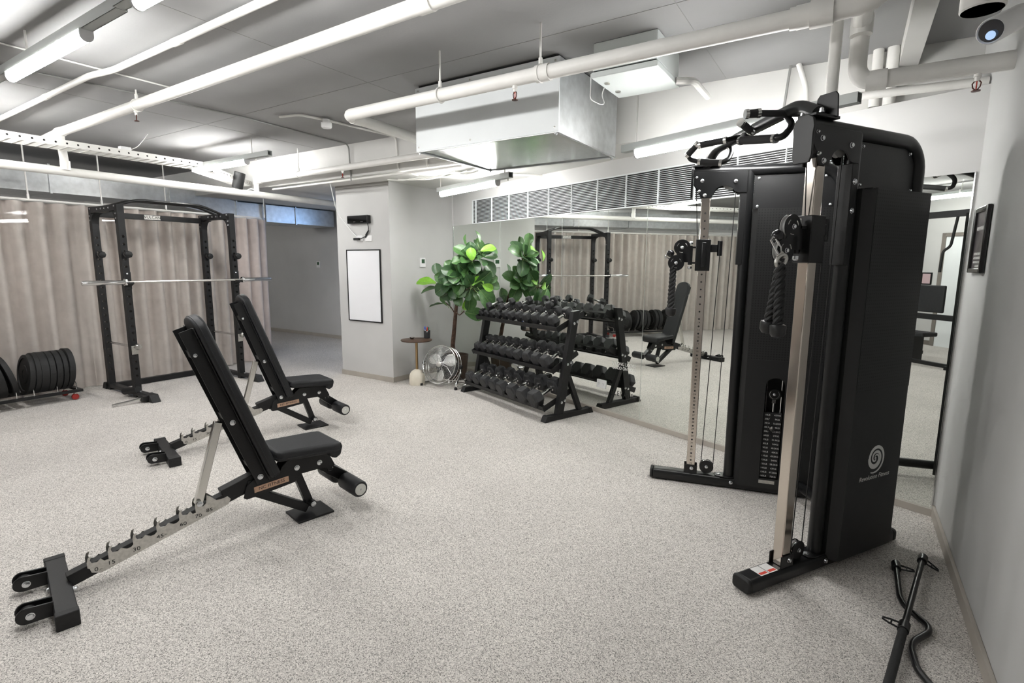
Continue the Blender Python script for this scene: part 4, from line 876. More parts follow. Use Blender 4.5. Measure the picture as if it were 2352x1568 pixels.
leaf(pat(1060, 716, 3.50), rt*.9-upv*.15, tocam*.9+upv*.3, .20, 'm0'); leaf(pat(1062, 714, 3.52), rt*.6+upv*.7, tocam*.6, .14, 'm1'); leaf(pat(1060, 712, 3.52), rt*.4+upv*.35+tocam*.3, tocam, .12, 'l1')
leaf(pat(1026, 697, 3.46), -rt-upv*.05, upv, .16, 'm0'); leaf(pat(1032, 706, 3.53), -rt*.35-upv*.05+upv*.5, tocam*.4-rt, .17, 'm1'); leaf(pat(1036, 712, 3.53), -upv*.3-rt*.1+upv*.6, rt, .13, 'd0')
# ================================================================== things on the column and the walls
vf = 4.8095
wb = thing('whiteboard', 'blank white board in a thin black frame on the column', 'whiteboard', W(-5.397, vf, 1.243), GA)
bw, bh = .32, .475
MB().box(-bw+.01, bw-.01, -.012, -.0005, -bh+.01, bh-.01).build('board', WBRD, wb)
for (x0, x1, z0, z1) in ((-bw, -bw+.014, -bh, bh), (bw-.014, bw, -bh, bh), (-bw+.014, bw-.014, bh-.014, bh), (-bw+.014, bw-.014, -bh, -bh+.014)):
    MB().box(x0, x1, -.018, -.0005, z0, z1).build('frame_strip', BLK2, wb, .001)
t = thing('wall_clock_display', 'small black display box high on the column above the outlets', 'display', W(-5.43, vf, 2.10), GA)
MB().box(-.19, .19, -.062, -.001, -.05, .05).build('case', BLK2, t, .005); MB().box(-.18, .18, -.0635, -.0622, -.043, .043).build('glossy_face', mat('glossy_black', (.005, .005, .005), .06), t)
for x in (-.05, .09): MB().box(x-.022, x+.022, -.0645, -.0636, -.034, -.026).build('silver_mark', CHR, t)
p = pV(838, 528, vf); q = pV(846, 516, vf)
MB().tube(bend([(.16, -.03, -.05), (.17, -.02, -.12), (.13, -.015, -.18), (.09, -.015, -.22), (.0, -.02, -.245), (-.06, -.03, -.25)], .04), .005, 7).build('display_cord', RUB, t)
MB().tube(bend([(.10, -.018, -.2), (.15, -.02, -.15), (.17, -.02, -.14), (.12, -.02, -.21), (.09, -.018, -.235), (.13, -.02, -.17)], .015), .006, 6).build('cord_bundle', RUB, t)
MB().box(-.10, -.0, -.05, -.016, -.262, -.232).build('plug_adapter', RUB, t, .004)
for (x, lb) in ((827, 'white power outlet with black plugs on the column under the display box'), (847, 'white data outlet plate on the column beside the power outlet')):
    c = pV(x, 547.5, vf); outlet('power_outlet' if x < 830 else 'data_outlet', lb, W(c.dot(U), vf-.0005, c.z), U, Z, .115, .075, holes=(x < 830))
def thermo(label, o, ex, s=1.0):
    t = thing('thermostat', label, 'thermostat', (0, 0, 0)); ez = Vector(ex).cross(Z); o = Vector(o); ex = Vector(ex)
    m = MB(); m.obox(o+ez*.009, ex*.05*s, Z*.062*s, ez*.009); m.build('case', WHT, t, .004)
    m = MB(); m.obox(o+ez*.0185+Z*.018*s, ex*.03*s, Z*.027*s, ez*.0008); m.build('screen', mat('lcd_green', (.05, .11, .06), .2), t)
thermo('white thermostat with a dark green screen on the column side by the fig tree', W(-4.9095, 5.398, 1.553), V)
thermo('white thermostat on the dark corridor wall', W(-9.26, 7.0485, 1.505), U, 1.05)
# framed poster on the side wall
fr = thing('framed_poster', 'tall black framed poster on the side wall by the mirror', 'poster', W(.5695, 3.683, 1.685), GA)
ph, pw2 = .172, .165
MB().box(-.010, -.002, -pw2+.02, pw2-.02, -ph+.02, ph-.02).build('print', mat('poster_print', (.03, .026, .028), .35, col2=(.10, .085, .09), scale=14), fr)
for (y0, y1, z0, z1) in ((-pw2, -pw2+.026, -ph, ph), (pw2-.026, pw2, -ph, ph), (-pw2+.026, pw2-.026, ph-.026, ph), (-pw2+.026, pw2-.026, -ph, -ph+.026)):
    MB().box(-.024, -.001, y0, y1, z0, z1).build('frame_strip', mat('poster_frame', (.015, .014, .014), .22), fr, .006)
rp = random.Random(2)
for (z, k, wd) in ((.062, .020, .21), (-.070, .013, .20), (-.092, .013, .21), (-.114, .013, .19), (-.135, .013, .09)):   # unreadable lettering
    y = -wd/2
    while y < wd/2:
        w_ = rp.uniform(.008, .014); MB().box(-.0112, -.0103, y, y+w_*.45, z-k/2, z+k/2).box(-.0112, -.0103, y, y+w_, z+(k/2-.004)*rp.choice((-1, 0, 1))-.0018, z+(k/2-.004)*0+.0018+(k/2-.004)*.0).build('poster_lettering', WHITEINK, fr); y += w_+.005
# ================================================================== cable machine (two towers set at an angle, joined by a grip bar)
cmn = thing('cable_machine', 'tall black dual tower cable machine with chrome columns in front of the mirror', 'cable machine', (0, 0, 0))
class Tower:
    def __init__(s, tip, deg, outer):
        a = math.radians(deg); s.o = V3(tip[0], tip[1], 0); s.S = V3(math.cos(a), math.sin(a), 0); s.T = V3(s.S.y, -s.S.x, 0)*outer; s.outer = outer
        s.M = Matrix((s.S, s.T, Z)).transposed().to_4x4(); s.M.translation = s.o
    def P(s, a, t, z): return s.o+s.S*a+s.T*t+Z*z
    def b(s, mb, name, m, bevel=0, parent=None, smooth=True, seg=2, ang=35):
        mb.v = [tuple(s.M @ Vector(v)) for v in mb.v]; return mb.build(name, m, parent or cmn, bevel, smooth, ang, seg)
    def at(s, x, y, t0=0.0):
        d = ray(x, y); p0 = s.o+s.T*t0-V3(0, 0, CAMH); return V3(0, 0, CAMH)+d*(p0.dot(s.T)/d.dot(s.T))
NT = Tower((-1.18, 2.285), 78.8, 1); FT = Tower((-2.315, 3.05), 34.0, -1)
def perforated():
    m = bpy.data.materials.new('perforated_black_sheet'); m.use_nodes = True; nt = m.node_tree; b = nt.nodes['Principled BSDF']; b.inputs['Roughness'].default_value = .5
    tc = nt.nodes.new('ShaderNodeTexCoord'); vm = nt.nodes.new('ShaderNodeVectorMath'); vm.operation = 'SCALE'; vm.inputs[3].default_value = 1/.0165; nt.links.new(tc.outputs['Object'], vm.inputs[0])
    fr = nt.nodes.new('ShaderNodeVectorMath'); fr.operation = 'FRACTION'; nt.links.new(vm.outputs[0], fr.inputs[0])
    sb = nt.nodes.new('ShaderNodeVectorMath'); sb.operation = 'SUBTRACT'; sb.inputs[1].default_value = (.5, .5, .5); nt.links.new(fr.outputs[0], sb.inputs[0])
    ml = nt.nodes.new('ShaderNodeVectorMath'); ml.operation = 'MULTIPLY'; ml.inputs[1].default_value = (1, 0, 1); nt.links.new(sb.outputs[0], ml.inputs[0])
    ln = nt.nodes.new('ShaderNodeVectorMath'); ln.operation = 'LENGTH'; nt.links.new(ml.outputs[0], ln.inputs[0])
    lt = nt.nodes.new('ShaderNodeMath'); lt.operation = 'LESS_THAN'; lt.inputs[1].default_value = .24; nt.links.new(ln.outputs['Value'], lt.inputs[0])
    mx = nt.nodes.new('ShaderNodeMix'); mx.data_type = 'RGBA'; nt.links.new(lt.outputs[0], mx.inputs[0]); mx.inputs[6].default_value = (.0135, .0137, .014, 1); mx.inputs[7].default_value = (.0004, .0004, .0004, 1)
    nt.links.new(mx.outputs[2], b.inputs['Base Color']); return m
PERF = perforated()
SHR = mat('shroud_black', (.0115, .0117, .012), .5, bump=.3, bscale=480)
def spiral_logo(tw, s0, z0, R, t):
    m = MB()
    for arm, (r1, turns, wmax) in enumerate(((1.0, 1.75, .13), (.74, 1.45, .11))):
        n = 60; P = []; F = []
        for i in range(n+1):
            q = i/n; r = R*(.06+(r1-.06)*q**.85); a = -2*PI*turns*q+arm*PI+2.75; w_ = R*wmax*(math.sin(PI*min(1, q*.96+.02))**.6)*(.5+.5*q)+.0008
            for rr in (r-w_, r+w_): P.append((s0+rr*math.cos(a), t, z0+rr*math.sin(a)))
        for i in range(n): F.append((2*i, 2*i+1, 2*i+3, 2*i+2))
        m.add(P, F)
    m.lathe([(.0005, 0), (R*.10, 0)], (s0, t, z0), (0, 1, 0), 16)
    return tw.b(m, 'spiral_logo', WHITEINK)
def tower(tw, zc, labels):
    # foot
    sec = [(-.05+.022*(1-math.cos(a)), .075-.022*(1-math.sin(a))) for a in [i*PI/2/4 for i in range(5)]]; sec = sec+[(-x, z) for x, z in sec[::-1]]+[(.05, .018), (.04, .006), (-.04, .006), (-.05, .018)]
    m = MB(); m.prism(sec, (0, 0, 0), (0, 1, 0), (0, 0, 1), (1, 0, 0), 0.0, 1.13); tw.b(m, 'tower_foot', BLK2, .004)
    for a, b in ((-.022, 0.0), (1.13, 1.16)):
        m = MB(); m.prism([(x*1.02, z*1.02) for x, z in sec], (0, 0, 0), (0, 1, 0), (0, 0, 1), (1, 0, 0), a, b); tw.b(m, 'foot_end_cap', RUB, .008)
    for s_ in (.06, 1.06): m = MB(); m.box(s_-.04, s_+.04, -.035, .035, 0, .007); tw.b(m, 'foot_pad', RUB)
    # column
    m = MB(); m.box(.2265, .2835, -.0275, .0275, .075, 2.02); tw.b(m, 'chrome_column', COLM, .004)
    hole = MB().cyl((0, 0, 0), (0, -.001, 0), .0062, 10).mesh('pin_hole', BLACKINK)
    z = .17; k = 1
    while z < 1.93:
        if abs(z-zc) > .12:
            o = link('pin_hole', hole, cmn); o.matrix_world = tw.M @ Matrix.Translation((.255, -.0276, z))
            if labels and z < 1.2: text(str(35-k), .017, BLACKINK, 'column_number', cmn, tw.P(.255, -.0280, z-.024), -Z if False else tw.S, Z, depth=.0004)
        z += .0505; k += 1
    for t_ in (-1, 1):
        m = MB(); m.box(.212, .30, t_*.032-.003, t_*.032+.003, .07, .135); br = tw.b(m, 'column_bracket', BLK2, .002)
        m = MB(); bolt(m, (.262, t_*.035, .112), (0, t_, 0), .010, .014, 12); tw.b(m, 'bracket_bolt', BOLT, 0, br)
    # carriage with twin pulleys
    m = MB(); m.box(.208, .302, -.042, .042, zc-.105, zc+.105); car = tw.b(m, 'carriage', BLK2, .004)
    m = MB(); m.box(.245, .275, -.060, -.043, zc-.085, zc+.085); tw.b(m, 'carriage_latch', BLK2, .006, car)
    m = MB(); m.box(.302, .345, -.02, .02, zc+.02, zc+.07); m.cyl((.36, 0, zc-.005), (.36, 0, zc+.095), .016, 12); tw.b(m, 'carriage_lever', BLK2, .003, car)
    m = MB(); m.cyl((.175, 0, zc-.065), (.175, 0, zc+.065), .014, 14); m.box(.175, .21, -.02, .02, zc-.058, zc-.046); m.box(.175, .21, -.02, .02, zc+.046, zc+.058); tw.b(m, 'swivel_post', BLK2, 0, car)
    for dz in (-.075, .072): m = MB(); m.lathe([(.014, 0), (.014, .014), (.008, .02), (.0005, .02)], (.175, 0, zc+dz), (0, 0, 1 if dz > 0 else -1), 12); tw.b(m, 'swivel_nut', BOLT, 0, car)
    for (s_, z_) in ((.120, zc+.052), (.085, zc-.052)):
        for t_ in (-1, 1):
            m = MB(); m.lathe([(.0005, .0125), (.05, .0125), (.054, .0145), (.054, .0155), (.0005, .0165)], (s_, 0, z_), (0, t_, 0), 28); m.obox((s_+.035, t_*.0145, zc), (.035, 0, 0), (0, .0012, 0), (0, 0, .048)); tw.b(m, 'pulley_cheek', BLK2, 0, car)
            for a0 in (2.2, 4.2, .2):
                m = MB(); m.tube(arc((s_, t_*.0168, z_), (1, 0, 0), (0, 0, 1), .034, a0, a0+.7, 8), .0022, 5); tw.b(m, 'pulley_mark', CHR, 0, car)
            m = MB(); bolt(m, (s_, t_*.0165, z_), (0, t_, 0), .009, .012, 12); tw.b(m, 'pulley_bolt', BOLT, 0, car)
        m = MB(); m.lathe([(.052, -.0115), (.052, -.009), (.044, -.003), (.044, .003), (.052, .009), (.052, .0115)], (s_, 0, z_), (0, 1, 0), 28); tw.b(m, 'pulley_wheel', mat('pulley_nylon', (.35, .35, .34), .35), 0, car)
    m = MB(); m.lathe([(.0005, -.026), (.012, -.023), (.022, -.013), (.026, 0), (.022, .013), (.012, .023), (.0005, .026)], (.045, 0, zc+.012), (1, 0, .3), 20); tw.b(m, 'ball_stop', mat('gloss_ball', (.01, .01, .012), .15), 0, car)
    # top bracket plates and tube
    poly = [(.172, 2.15), (.172, 2.075), (.205, 2.035), (.222, 1.985), (.288, 1.985), (.296, 2.01)]+[(.365+.065*math.cos(a), 2.005+.055*math.sin(a)) for a in [PI-.1-i*(PI-.1-.35)/8 for i in range(9)]]+[(.45, 2.012), (.50, 2.012), (.50, 2.15)]
    for t_ in (-1, 1):
        m = MB(); m.prism(poly, (0, 0, 0), (1, 0, 0), (0, 0, 1), (0, 1, 0), t_*.037-.0025, t_*.037+.0025); pl_ = tw.b(m, 'top_bracket_plate', BLK2, .001)
        for (s_, z_, r) in ((.19, 2.118, .006), (.225, 2.095, .010), (.21, 2.03, .007), (.245, 2.002, .010), (.43, 2.085, .010)):
            m = MB(); bolt(m, (s_, t_*.0395, z_), (0, t_, 0), r, .012, 12); tw.b(m, 'plate_bolt', BOLT, 0, pl_)
    for s_ in (.23, .40): m = MB(); m.lathe([(.045, -.010), (.036, 0), (.045, .010)], (s_, 0, 2.08), (0, 1, 0), 24); tw.b(m, 'top_pulley', mat('pulley_nylon', (.35, .35, .34), .35))
    m = MB(); m.prism([(-.036, 1.99), (-.046, 2.02), (-.046, 2.11), (-.050, 2.14), (-.042, 2.175), (-.018, 2.19), (.018, 2.19), (.042, 2.175), (.050, 2.14), (.046, 2.11), (.046, 2.02), (.036, 1.99)], (0, 0, 0), (0, 1, 0), (0, 0, 1), (1, 0, 0), .155, .168); tw.b(m, 'front_end_plate', BLK2, .002)
    pts = [(.16, 0, 2.155), (.86, 0, 2.155)]+[(.90+.14*math.sin(a), 0, 2.015+.14*math.cos(a)) for a in [i*PI/2/8 for i in range(9)]]+[(1.04, 0, 1.9), (1.04, 0, .06)]
    m = MB(); m.tube(pts, .034, 16); tw.b(m, 'frame_tube', BLK2)
    m = MB(); m.tube([(.51, 0, .06), (.51, 0, 2.15)], .034, 16); tw.b(m, 'inner_post', BLK2)
    m = MB(); m.box(.462, .500, -.034, .038, 1.55, 2.012); pb = tw.b(m, 'post_plate', BLK, .003)
    for z_ in (1.93, 1.80): m = MB(); bolt(m, (.481, .038, z_), (0, 1, 0), .011, .010, 12); tw.b(m, 'post_bolt', BOLT, 0, pb)
    m = MB(); m.box(.545, 1.01, -.005, .005, 1.905, 2.122); up = tw.b(m, 'upper_panel', BLK, .002)
    for (s_, z_) in ((.57, 2.10), (.95, 2.10), (.57, 1.925), (.985, 1.925)):
        for t_ in (-1, 1): m = MB(); bolt(m, (s_, t_*.005, z_), (0, t_, 0), .007, .010, 10); tw.b(m, 'panel_bolt', BOLT, 0, up)
    # shroud around the weight stack: outer shell, inner face with a slot
    s0, s1, z0, z1 = .545, 1.02, .05, 1.905
    m = MB(); m.prism([(s0+.03, .088), (s1, .088), (s1, .085), (s0+.03, .085)], (0, 0, 0), (1, 0, 0), (0, 1, 0), (0, 0, 1), z0, z1); tw.b(m, 'outer_panel', SHR)
    m = MB(); m.prism([(s0, .040), (s0+.03, .088), (s0+.034, .084), (s0+.005, .038)], (0, 0, 0), (1, 0, 0), (0, 1, 0), (0, 0, 1), z0, z1); tw.b(m, 'shroud_chamfer', SHR)
    m = MB(); m.box(s0, s0+.004, -.045, .040, z0, z1); tw.b(m, 'front_panel', SHR)
    m = MB(); m.prism([(s0, -.045), (s0+.025, -.078), (s0+.029, -.075), (s0+.004, -.043)], (0, 0, 0), (1, 0, 0), (0, 1, 0), (0, 0, 1), z0, z1); tw.b(m, 'shroud_chamfer', SHR)
    m = MB(); m.box(s1-.004, s1, -.078, .085, z0, z1); tw.b(m, 'rear_panel', SHR)
    m = MB(); m.box(s0+.004, s1-.004, -.075, .085, z1-.004, z1); tw.b(m, 'top_panel', SHR)
    sl0, sl1, sz0, sz1 = .695, .812, .12, .815
    arch = [(sl0, sz1-.058)]+[((sl0+sl1)/2-.0585*math.cos(a), sz1-.058+.058*math.sin(a)) for a in [i*PI/10 for i in range(1, 10)]]+[(sl1, sz1-.058)]
    m = MB(); m.prism([(s0+.025, z0), (sl0, z0), (sl0, sz0)]+arch+[(sl1, sz0), (sl1, z0), (s1, z0), (s1, .93), (s0+.025, .93)], (0, 0, 0), (1, 0, 0), (0, 0, 1), (0, 1, 0), -.078, -.074); tw.b(m, 'inner_panel', SHR)
    m = MB(); m.box(sl0, sl1, -.078, -.074, z0, sz0); tw.b(m, 'slot_sill', SHR)
    # perforated sheets as their own objects so that the punching follows the sheet
    for (t_, a, zz0, zz1) in ((.0885, (s0+.034, s1), .93, z1-.001), (-.0745, (s0+.026, s1), .93, z1-.001)):
        hgt = zz1-zz0; m = MB(); m.box(0, a[1]-a[0], -.0025 if t_ < 0 else .0, .0 if t_ < 0 else .0015, 0, hgt); me_ = m.mesh('perforated_panel', PERF); o = link('perforated_panel', me_, cmn); o.matrix_world = tw.M @ Matrix.Translation((a[0], t_, zz0))
    m = MB(); m.box(s0+.03, s1-.01, .02, .03, z0, .93); tw.b(m, 'inner_backing', mat('shroud_shade_black', (.004, .004, .004), .6))  # near-black sheet paints the shade inside the hollow shroud
    wp = MB().box(sl0+.004, sl1-.004, -.060, .015, 0, .0272).mesh('weight_plate', RUB)
    for i in range(16):
        z_ = .118+i*.0285; o = link('weight_plate', wp, cmn); o.matrix_world = tw.M @ Matrix.Translation((0, 0, z_))
        if labels:
            kg = 72-4.5*i; lb = 160-10*i
            for s_, tx in ((sl0+.027, '%dLB' % lb), (sl1-.030, ('%.1fKG' % kg).replace('.0KG', 'KG'))): text(tx, .0155, WHITEINK, 'weight_label', o, Vector((s_, -.0606, .0136)), (1, 0, 0) , Z, depth=.0004)
    m = MB(); m.lathe([(.0005, 0), (.016, 0), (.019, .006), (.017, .024), (.0005, .026)], ((sl0+sl1)/2, -.060, .118+12.4*.0285), (0, -1, 0), 20); tw.b(m, 'selector_pin', CHR)
    m = MB(); m.tube(bend([((sl0+sl1)/2-.012, -.066, .55), ((sl0+sl1)/2-.03, -.07, .50), ((sl0+sl1)/2-.02, -.07, .44), ((sl0+sl1)/2, -.07, .42)], .02), .0025, 6); tw.b(m, 'pin_lanyard', RUB)
    for s_ in (sl0+.012, sl1-.012): m = MB(); m.cyl((s_, -.035, .12), (s_, -.035, 1.0), .006, 10); tw.b(m, 'guide_rod', CHR)
    m = MB(); m.lathe([(.0005, -.012), (.036, -.012), (.038, -.008), (.032, 0), (.038, .008), (.036, .012), (.0005, .012)], ((sl0+sl1)/2, -.045, .70), (0, 1, 0), 24); pw_ = tw.b(m, 'stack_pulley', BLK2)
    m = MB(); bolt(m, ((sl0+sl1)/2, -.057, .70), (0, -1, 0), .008, .008, 10); m.tube(arc(((sl0+sl1)/2, -.0575, .70), (1, 0, 0), (0, 0, 1), .029, 2.4, 7.0, 16), .0015, 5); tw.b(m, 'pulley_bolt', BOLT, 0, pw_)
    m = MB(); m.cyl(((sl0+sl1)/2, -.045, .58), ((sl0+sl1)/2, -.045, .655), .006, 8); m.box((sl0+sl1)/2-.012, (sl0+sl1)/2+.012, -.052, -.036, .638, .664); tw.b(m, 'stack_hanger', CHR)
    m = MB(); m.box(sl0, sl1-.02, -.0795, -.0782, .085, .108); tw.b(m, 'rating_plate', STEEL)
    # low pulley and cables
    m = MB(); m.lathe([(.040, -.012), (.046, -.010), (.046, -.0085), (.036, 0), (.046, .0085), (.046, .010), (.040, .012)], (.362, 0, .128), (0, 1, 0), 28); lp = tw.b(m, 'low_pulley', CHR)
    for t_ in (-1, 1):
        m = MB(); m.lathe([(.0005, .0155), (.047, .0155), (.047, .013), (.0005, .013)], (.362, 0, .128), (0, t_, 0), 28); tw.b(m, 'pulley_cheek', BLK2, 0, lp)
        m = MB(); bolt(m, (.362, t_*.0155, .128), (0, t_, 0), .009, .010, 12); tw.b(m, 'pulley_bolt', BOLT, 0, lp)
    for (a, b) in (((.215, 0, zc+.1), (.188, 0, 2.08)), ((.324, 0, .13), (.362, 0, zc-.0)), ((.405, 0, .13), (.437, 0, 2.08))):
        m = MB(); m.cyl(a, b, .0028, 6); tw.b(m, 'steel_cable', mat('coated_cable', (.012, .012, .012), .35))
    m = MB(); m.prism([(.42, .03), (.46, .045), (.53, .045), (.56, .03), (.56, -.03), (.53, -.045), (.46, -.045), (.42, -.03)], (0, 0, .076), (1, 0, 0), (0, 1, 0), (0, 0, 1), 0, .006); bp = tw.b(m, 'base_plate', BLK2, .001)
    m = MB(); bolt(m, (.445, 0, .082), (0, 0, 1), .013, .008, 12); tw.b(m, 'base_bolt', BOLT, 0, bp)
    for t_ in (-1, 1): m = MB(); bolt(m, (.525, t_*.052, .05), (0, t_, 0), .010, .012, 12); tw.b(m, 'foot_bolt', BOLT, 0, bp)
    # maker's mark on the outer side
    spiral_logo(tw, .80, .568, .080, .0889)
    ex = tw.S if tw.outer > 0 else -tw.S
    text('Revolution Fitness', .0345, WHITEINK, 'maker_lettering', cmn, tw.P(.806, .0889, .468), ex, Z, depth=.0006, shear=.25)
tower(NT, 1.665, False); tower(FT, 1.612, True)
# stickers on the near foot
for k in (.075, .135):
    m = MB(); m.box(k, k+.056, -.032, .036, .0752, .0758); st_ = NT.b(m, 'warning_sticker', mat('sticker_white', (.75, .74, .72), .4), .0)
    m = MB(); m.box(k+.005, k+.051, .014, .030, .0758, .0762); NT.b(m, 'sticker_band', RED, 0, st_)
# floor cross member and top grip bar
MB().tube([NT.P(.93, -.05, .10), FT.P(.93, -.05, .10)], .032, 12).build('base_cross_tube', BLK2, cmn)
def dp(x, y, D):
    d = ray(x, y); k = D/math.hypot(d.x, d.y); return V3(0, 0, CAMH)+d*k
mf = FT.P(.245, 0, 2.19); mn = NT.P(.245, 0, 2.20)
b0 = mf+V3(.11, -.075, .085); b1 = mn+V3(-.13, .09, .085)
MB().tube(bend([mf+V3(0, 0, .0), b0, b1, mn+V3(0, 0, .01)], .06), .030, 14).build('grip_beam', BLK2, cmn)
for tw in (NT, FT):
    m = MB(); m.box(.17, .33, -.045, .045, 2.185, 2.197); tw.b(m, 'beam_flange', BLK2, .002)
m = MB(); m.prism([(-.055, 2.19), (.055, 2.19), (.048, 2.285), (.036, 2.30), (-.036, 2.30), (-.048, 2.285)], (.30, 0, 0), (0, 1, 0), (0, 0, 1), (1, 0, 0), -.004, .004); NT.b(m, 'beam_tab', BLK2, .002)
for t_ in (-.045, .045): m = MB(); bolt(m, (.2, t_, 2.197), (0, 0, 1), .009, .018, 10); NT.b(m, 'flange_bolt', BOLT)
def lerp(a, b, t_): return a*(1-t_)+b*t_
GRIPM = mat('knurled_rubber_grip', (.016, .016, .017), .7, bump=.8, bscale=500)
def grip(pts, g0, g1, r=.0155):
    """a bent handle; the rubber sleeve sits between points g0 and g1"""
    MB().tube(bend(pts, .05), r, 12).build('grip_tube', BLK2, cmn)
    gp = MB().tube([g0, g1], r*1.28, 14).build('grip_sleeve', GRIPM, cmn); d = (g1-g0).normalized()
    for p in (g0, g1): MB().cyl(p-d*.008, p+d*.008, r*1.42, 14).build('grip_collar', CHR, gp)
A = [b1, dp(1850, 261, 2.98), dp(1742, 260, 2.94), dp(1715, 262, 2.92)]; grip(A, A[2], A[3], .016)
B = [lerp(b0, b1, .50), dp(1728, 303, 3.14), dp(1702, 283, 3.05)]; grip(B, lerp(B[1], B[2], .15), B[2], .015)
C = [lerp(b0, b1, .86), dp(1822, 286, 2.95), dp(1800, 313, 2.93), dp(1780, 318, 2.94), dp(1702, 323, 3.12), lerp(b0, b1, .42)]; grip(C, C[3], C[4], .016)
D = [lerp(b0, b1, .35), dp(1666, 322, 3.35), dp(1608, 333, 3.40)]; grip(D, D[1], D[2], .0145)
E_ = [dp(1608, 333, 3.40), dp(1602, 331, 3.41), dp(1580, 356, 3.46), dp(1586, 367, 3.47), dp(1604, 371, 3.46)]; grip(E_, E_[1], E_[2], .0135)
F_ = [dp(1604, 371, 3.46), dp(1655, 374, 3.44), dp(1673, 366, 3.46), dp(1682, 345, 3.52), lerp(b0, b1, .16)]; grip(F_, lerp(F_[0], F_[1], .05), F_[1], .0145)
# ------------------------------------------------------------------ rope attachments
def rope_att(label, top, ring, ends, k):
    t = thing('rope_attachment', label, 'rope', (0, 0, 0), 0, 'cable machine ropes')
    top = Vector(top); ring = Vector(ring); d = (ring-top)
    side = d.cross(CF).normalized()
    m = MB(); q = [top+side*.0, top+side*.011-Z*.008, lerp(top, ring, .55)+side*.013, lerp(top, ring, .80)+side*.006, lerp(top, ring, .80)-side*.006, lerp(top, ring, .55)-side*.010, top-side*.010-Z*.01]
    m.tube(q, .0042, 7, True); m.build('carabiner', CHR, t)
    m = MB(); m.tube(arc(ring-Z*.012, side, Z, .024, 0, 2*PI, 18)[:-1], .008, 8, True); m.bar(lerp(top, ring, .78), ring+Z*.01, .026, .010, CF); m.build('rope_clamp', STEEL, t)
    for e in ends:
        e = Vector(e); a = ring-Z*.03; L = (e-a).length; dd = (e-a).normalized(); n = 40; x = dd.orthogonal().normalized(); y = dd.cross(x); st_ = None
        for j in range(3):
            pts = [a+dd*(L*i/n)+(x*math.cos(2*PI*(i/n*L/.085+j/3))+y*math.sin(2*PI*(i/n*L/.085+j/3)))*.0115 for i in range(n+1)]
            o = MB().tube(pts, .0125, 8).build('rope_strand', RUB, t)
        MB().lathe([(.014, -.035), (.020, -.025), (.033, -.020), (.035, -.01), (.032, .018), (.022, .032), (.0005, .036)], e, dd, 20).build('rubber_stop', mat('stop_rubber', (.014, .014, .015), .35), t)
p0 = NT.P(.018, -.0, 1.665+.006); rg = dp(1795, 592, math.hypot(p0.x, p0.y)-.0)
rope_att('black twisted rope attachment with two rubber ends on the nearer cable tower', p0, rg, [dp(1764, 748, math.hypot(p0.x, p0.y)+.012), dp(1786, 757, math.hypot(p0.x, p0.y)-.03)], 0)
p0 = FT.P(.018, 0, 1.612+.006); D0 = math.hypot(p0.x, p0.y)
rope_att('black twisted rope attachment on the farther cable tower', p0, dp(1547, 600, D0), [dp(1541.5, 715, D0), dp(1539, 713, D0+.05)], 1)
# ------------------------------------------------------------------ loose bars on the floor
def dring(t, c, axis, out, L=.075):
    axis = Vector(axis).normalized(); out = (Vector(out)-axis*Vector(out).dot(axis)).normalized(); c = Vector(c)
    MB().tube([c+out*.012+axis*.022, c+out*.05+axis*.016, c+out*L+axis*.006, c+out*L-axis*.006, c+out*.05-axis*.016, c+out*.012-axis*.022], .0042, 7, True).build('hook_eye', BLK2, t)
    MB().tube([c+out*.044+axis*.016, c+out*.044-axis*.016], .0035, 6).build('eye_bridge', BLK2, t)
    MB().cyl(c-axis*.03, c+axis*.03, .021, 16).build('swivel_sleeve', BLK2, t, .002)
t = thing('straight_cable_bar', 'straight black cable bar with hook eyes lying on the floor by the side wall', 'bar', (0, 0, 0))
a = gz(2119, 1284, .05); m_ = gz(2076, 1440, .045); b = m_+(m_-a).normalized()*.80; b.z = .03
MB().tube([a, m_], .0125, 14).build('bar_shaft', BLK2, t); MB().tube([m_, b], .0165, 14).build('grip_shaft', RUB, t)
dring(t, a, (m_-a), gz(2135, 1318, .03)-a); dring(t, m_, (m_-a), gz(2030, 1448, .05)-m_)
MB().lathe([(.0185, -.012), (.0185, .018)], a-(m_-a).normalized()*.02, (m_-a), 14).build('end_cap', BLK2, t, .003)
t = thing('curl_cable_bar', 'wavy black curl bar lying under the straight bar on the floor', 'bar', (0, 0, 0))
pts = [gz(2058, 1300, .018), gz(2066, 1370, .016), gz(2078, 1392, .0155), gz(2132, 1436, .0155), gz(2134, 1452, .0155), gz(2098, 1472, .0155), gz(2093, 1490, .0155), gz(2106, 1535, .0155), gz(2160, 1600, .0155)]
MB().tube(bend(pts, .03), .013, 12).build('bar_shaft', BLK2, t)
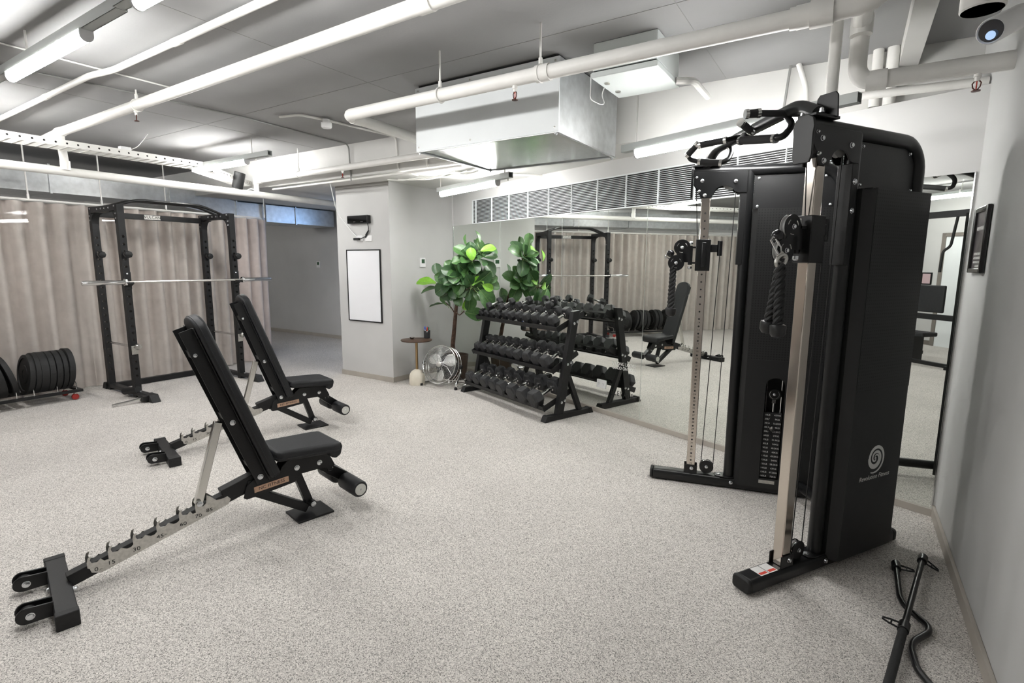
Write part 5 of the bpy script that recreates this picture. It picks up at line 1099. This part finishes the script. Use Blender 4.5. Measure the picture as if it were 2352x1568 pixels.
dring(t, pts[0], pts[1]-pts[0], gz(2100, 1318, .018)-pts[0]); 
# ------------------------------------------------------------------ machine behind the photographer, seen in the mirror
t = thing('pulldown_machine', 'black weight machine with a seat pad, seen only in the mirror', 'weight machine', W(-3.4, -1.6, 0), GA)
for x in (-.62, .62): MB().box(x-.04, x+.04, -.04, .04, 0, 2.42).build('upright', BLK, t, .004)
MB().box(-.58, .58, -.04, .04, 2.31, 2.41).build('top_beam', BLK, t, .004); MB().box(-.58, .58, -.03, .03, .68, .77).build('cross_beam', BLK, t, .004)
MB().box(-.42, .12, .04, .09, .80, 1.24).build('seat_back_pad', VIN, t, .02, seg=3); MB().box(-.40, .10, .09, .42, .42, .49).build('seat_pad', VIN, t, .02, seg=3)
MB().box(-.2, -.1, .1, .4, 0, .42).build('seat_post', BLK, t, .004); MB().box(-.62, .62, .38, .44, 0, .06).build('base_beam', BLK, t, .003)
for x in (-.62, .62): MB().box(x-.04, x+.04, -.6, .6, 0, .06).build('base_rail', BLK, t, .003)
MB().tube(bend([(.18, .1, 2.31), (.14, .12, 1.85), (.05, .14, 1.78), (.04, .14, 1.45)], .06), .02, 10).build('pull_handle', RUB, t)
d_ = ray(1552, 680); P0 = V3(0, 0, CAMH)+d_*(YM/d_.y); dr_ = V3(d_.x, -d_.y, d_.z); k = (-7.688-P0.dot(U))/dr_.dot(U); q = P0+dr_*k
t = thing('red_sign', 'small red sign on the glass partition, seen in the mirror', 'sign', q, GA)
MB().box(-.003, .003, -.06, .06, -.08, .08).build('sign_plate', RED, t, .001); MB().tube(arc((.0035, 0, .0), (0, 1, 0), (0, 0, 1), .035, 0, 2*PI, 18)[:-1], .003, 5, True).build('sign_mark', WHITEINK, t)
t = thing('wall_picture', 'small dark framed picture on the back wall, seen in the mirror', 'picture', W(-4.92, -3.398, 1.30), GA)
MB().box(-.10, .10, .001, .02, -.12, .12).build('picture_frame', BLK2, t, .003); MB().box(-.075, .075, .0202, .021, -.095, .095).build('picture_print', mat('pink_print', (.55, .40, .42), .5), t)
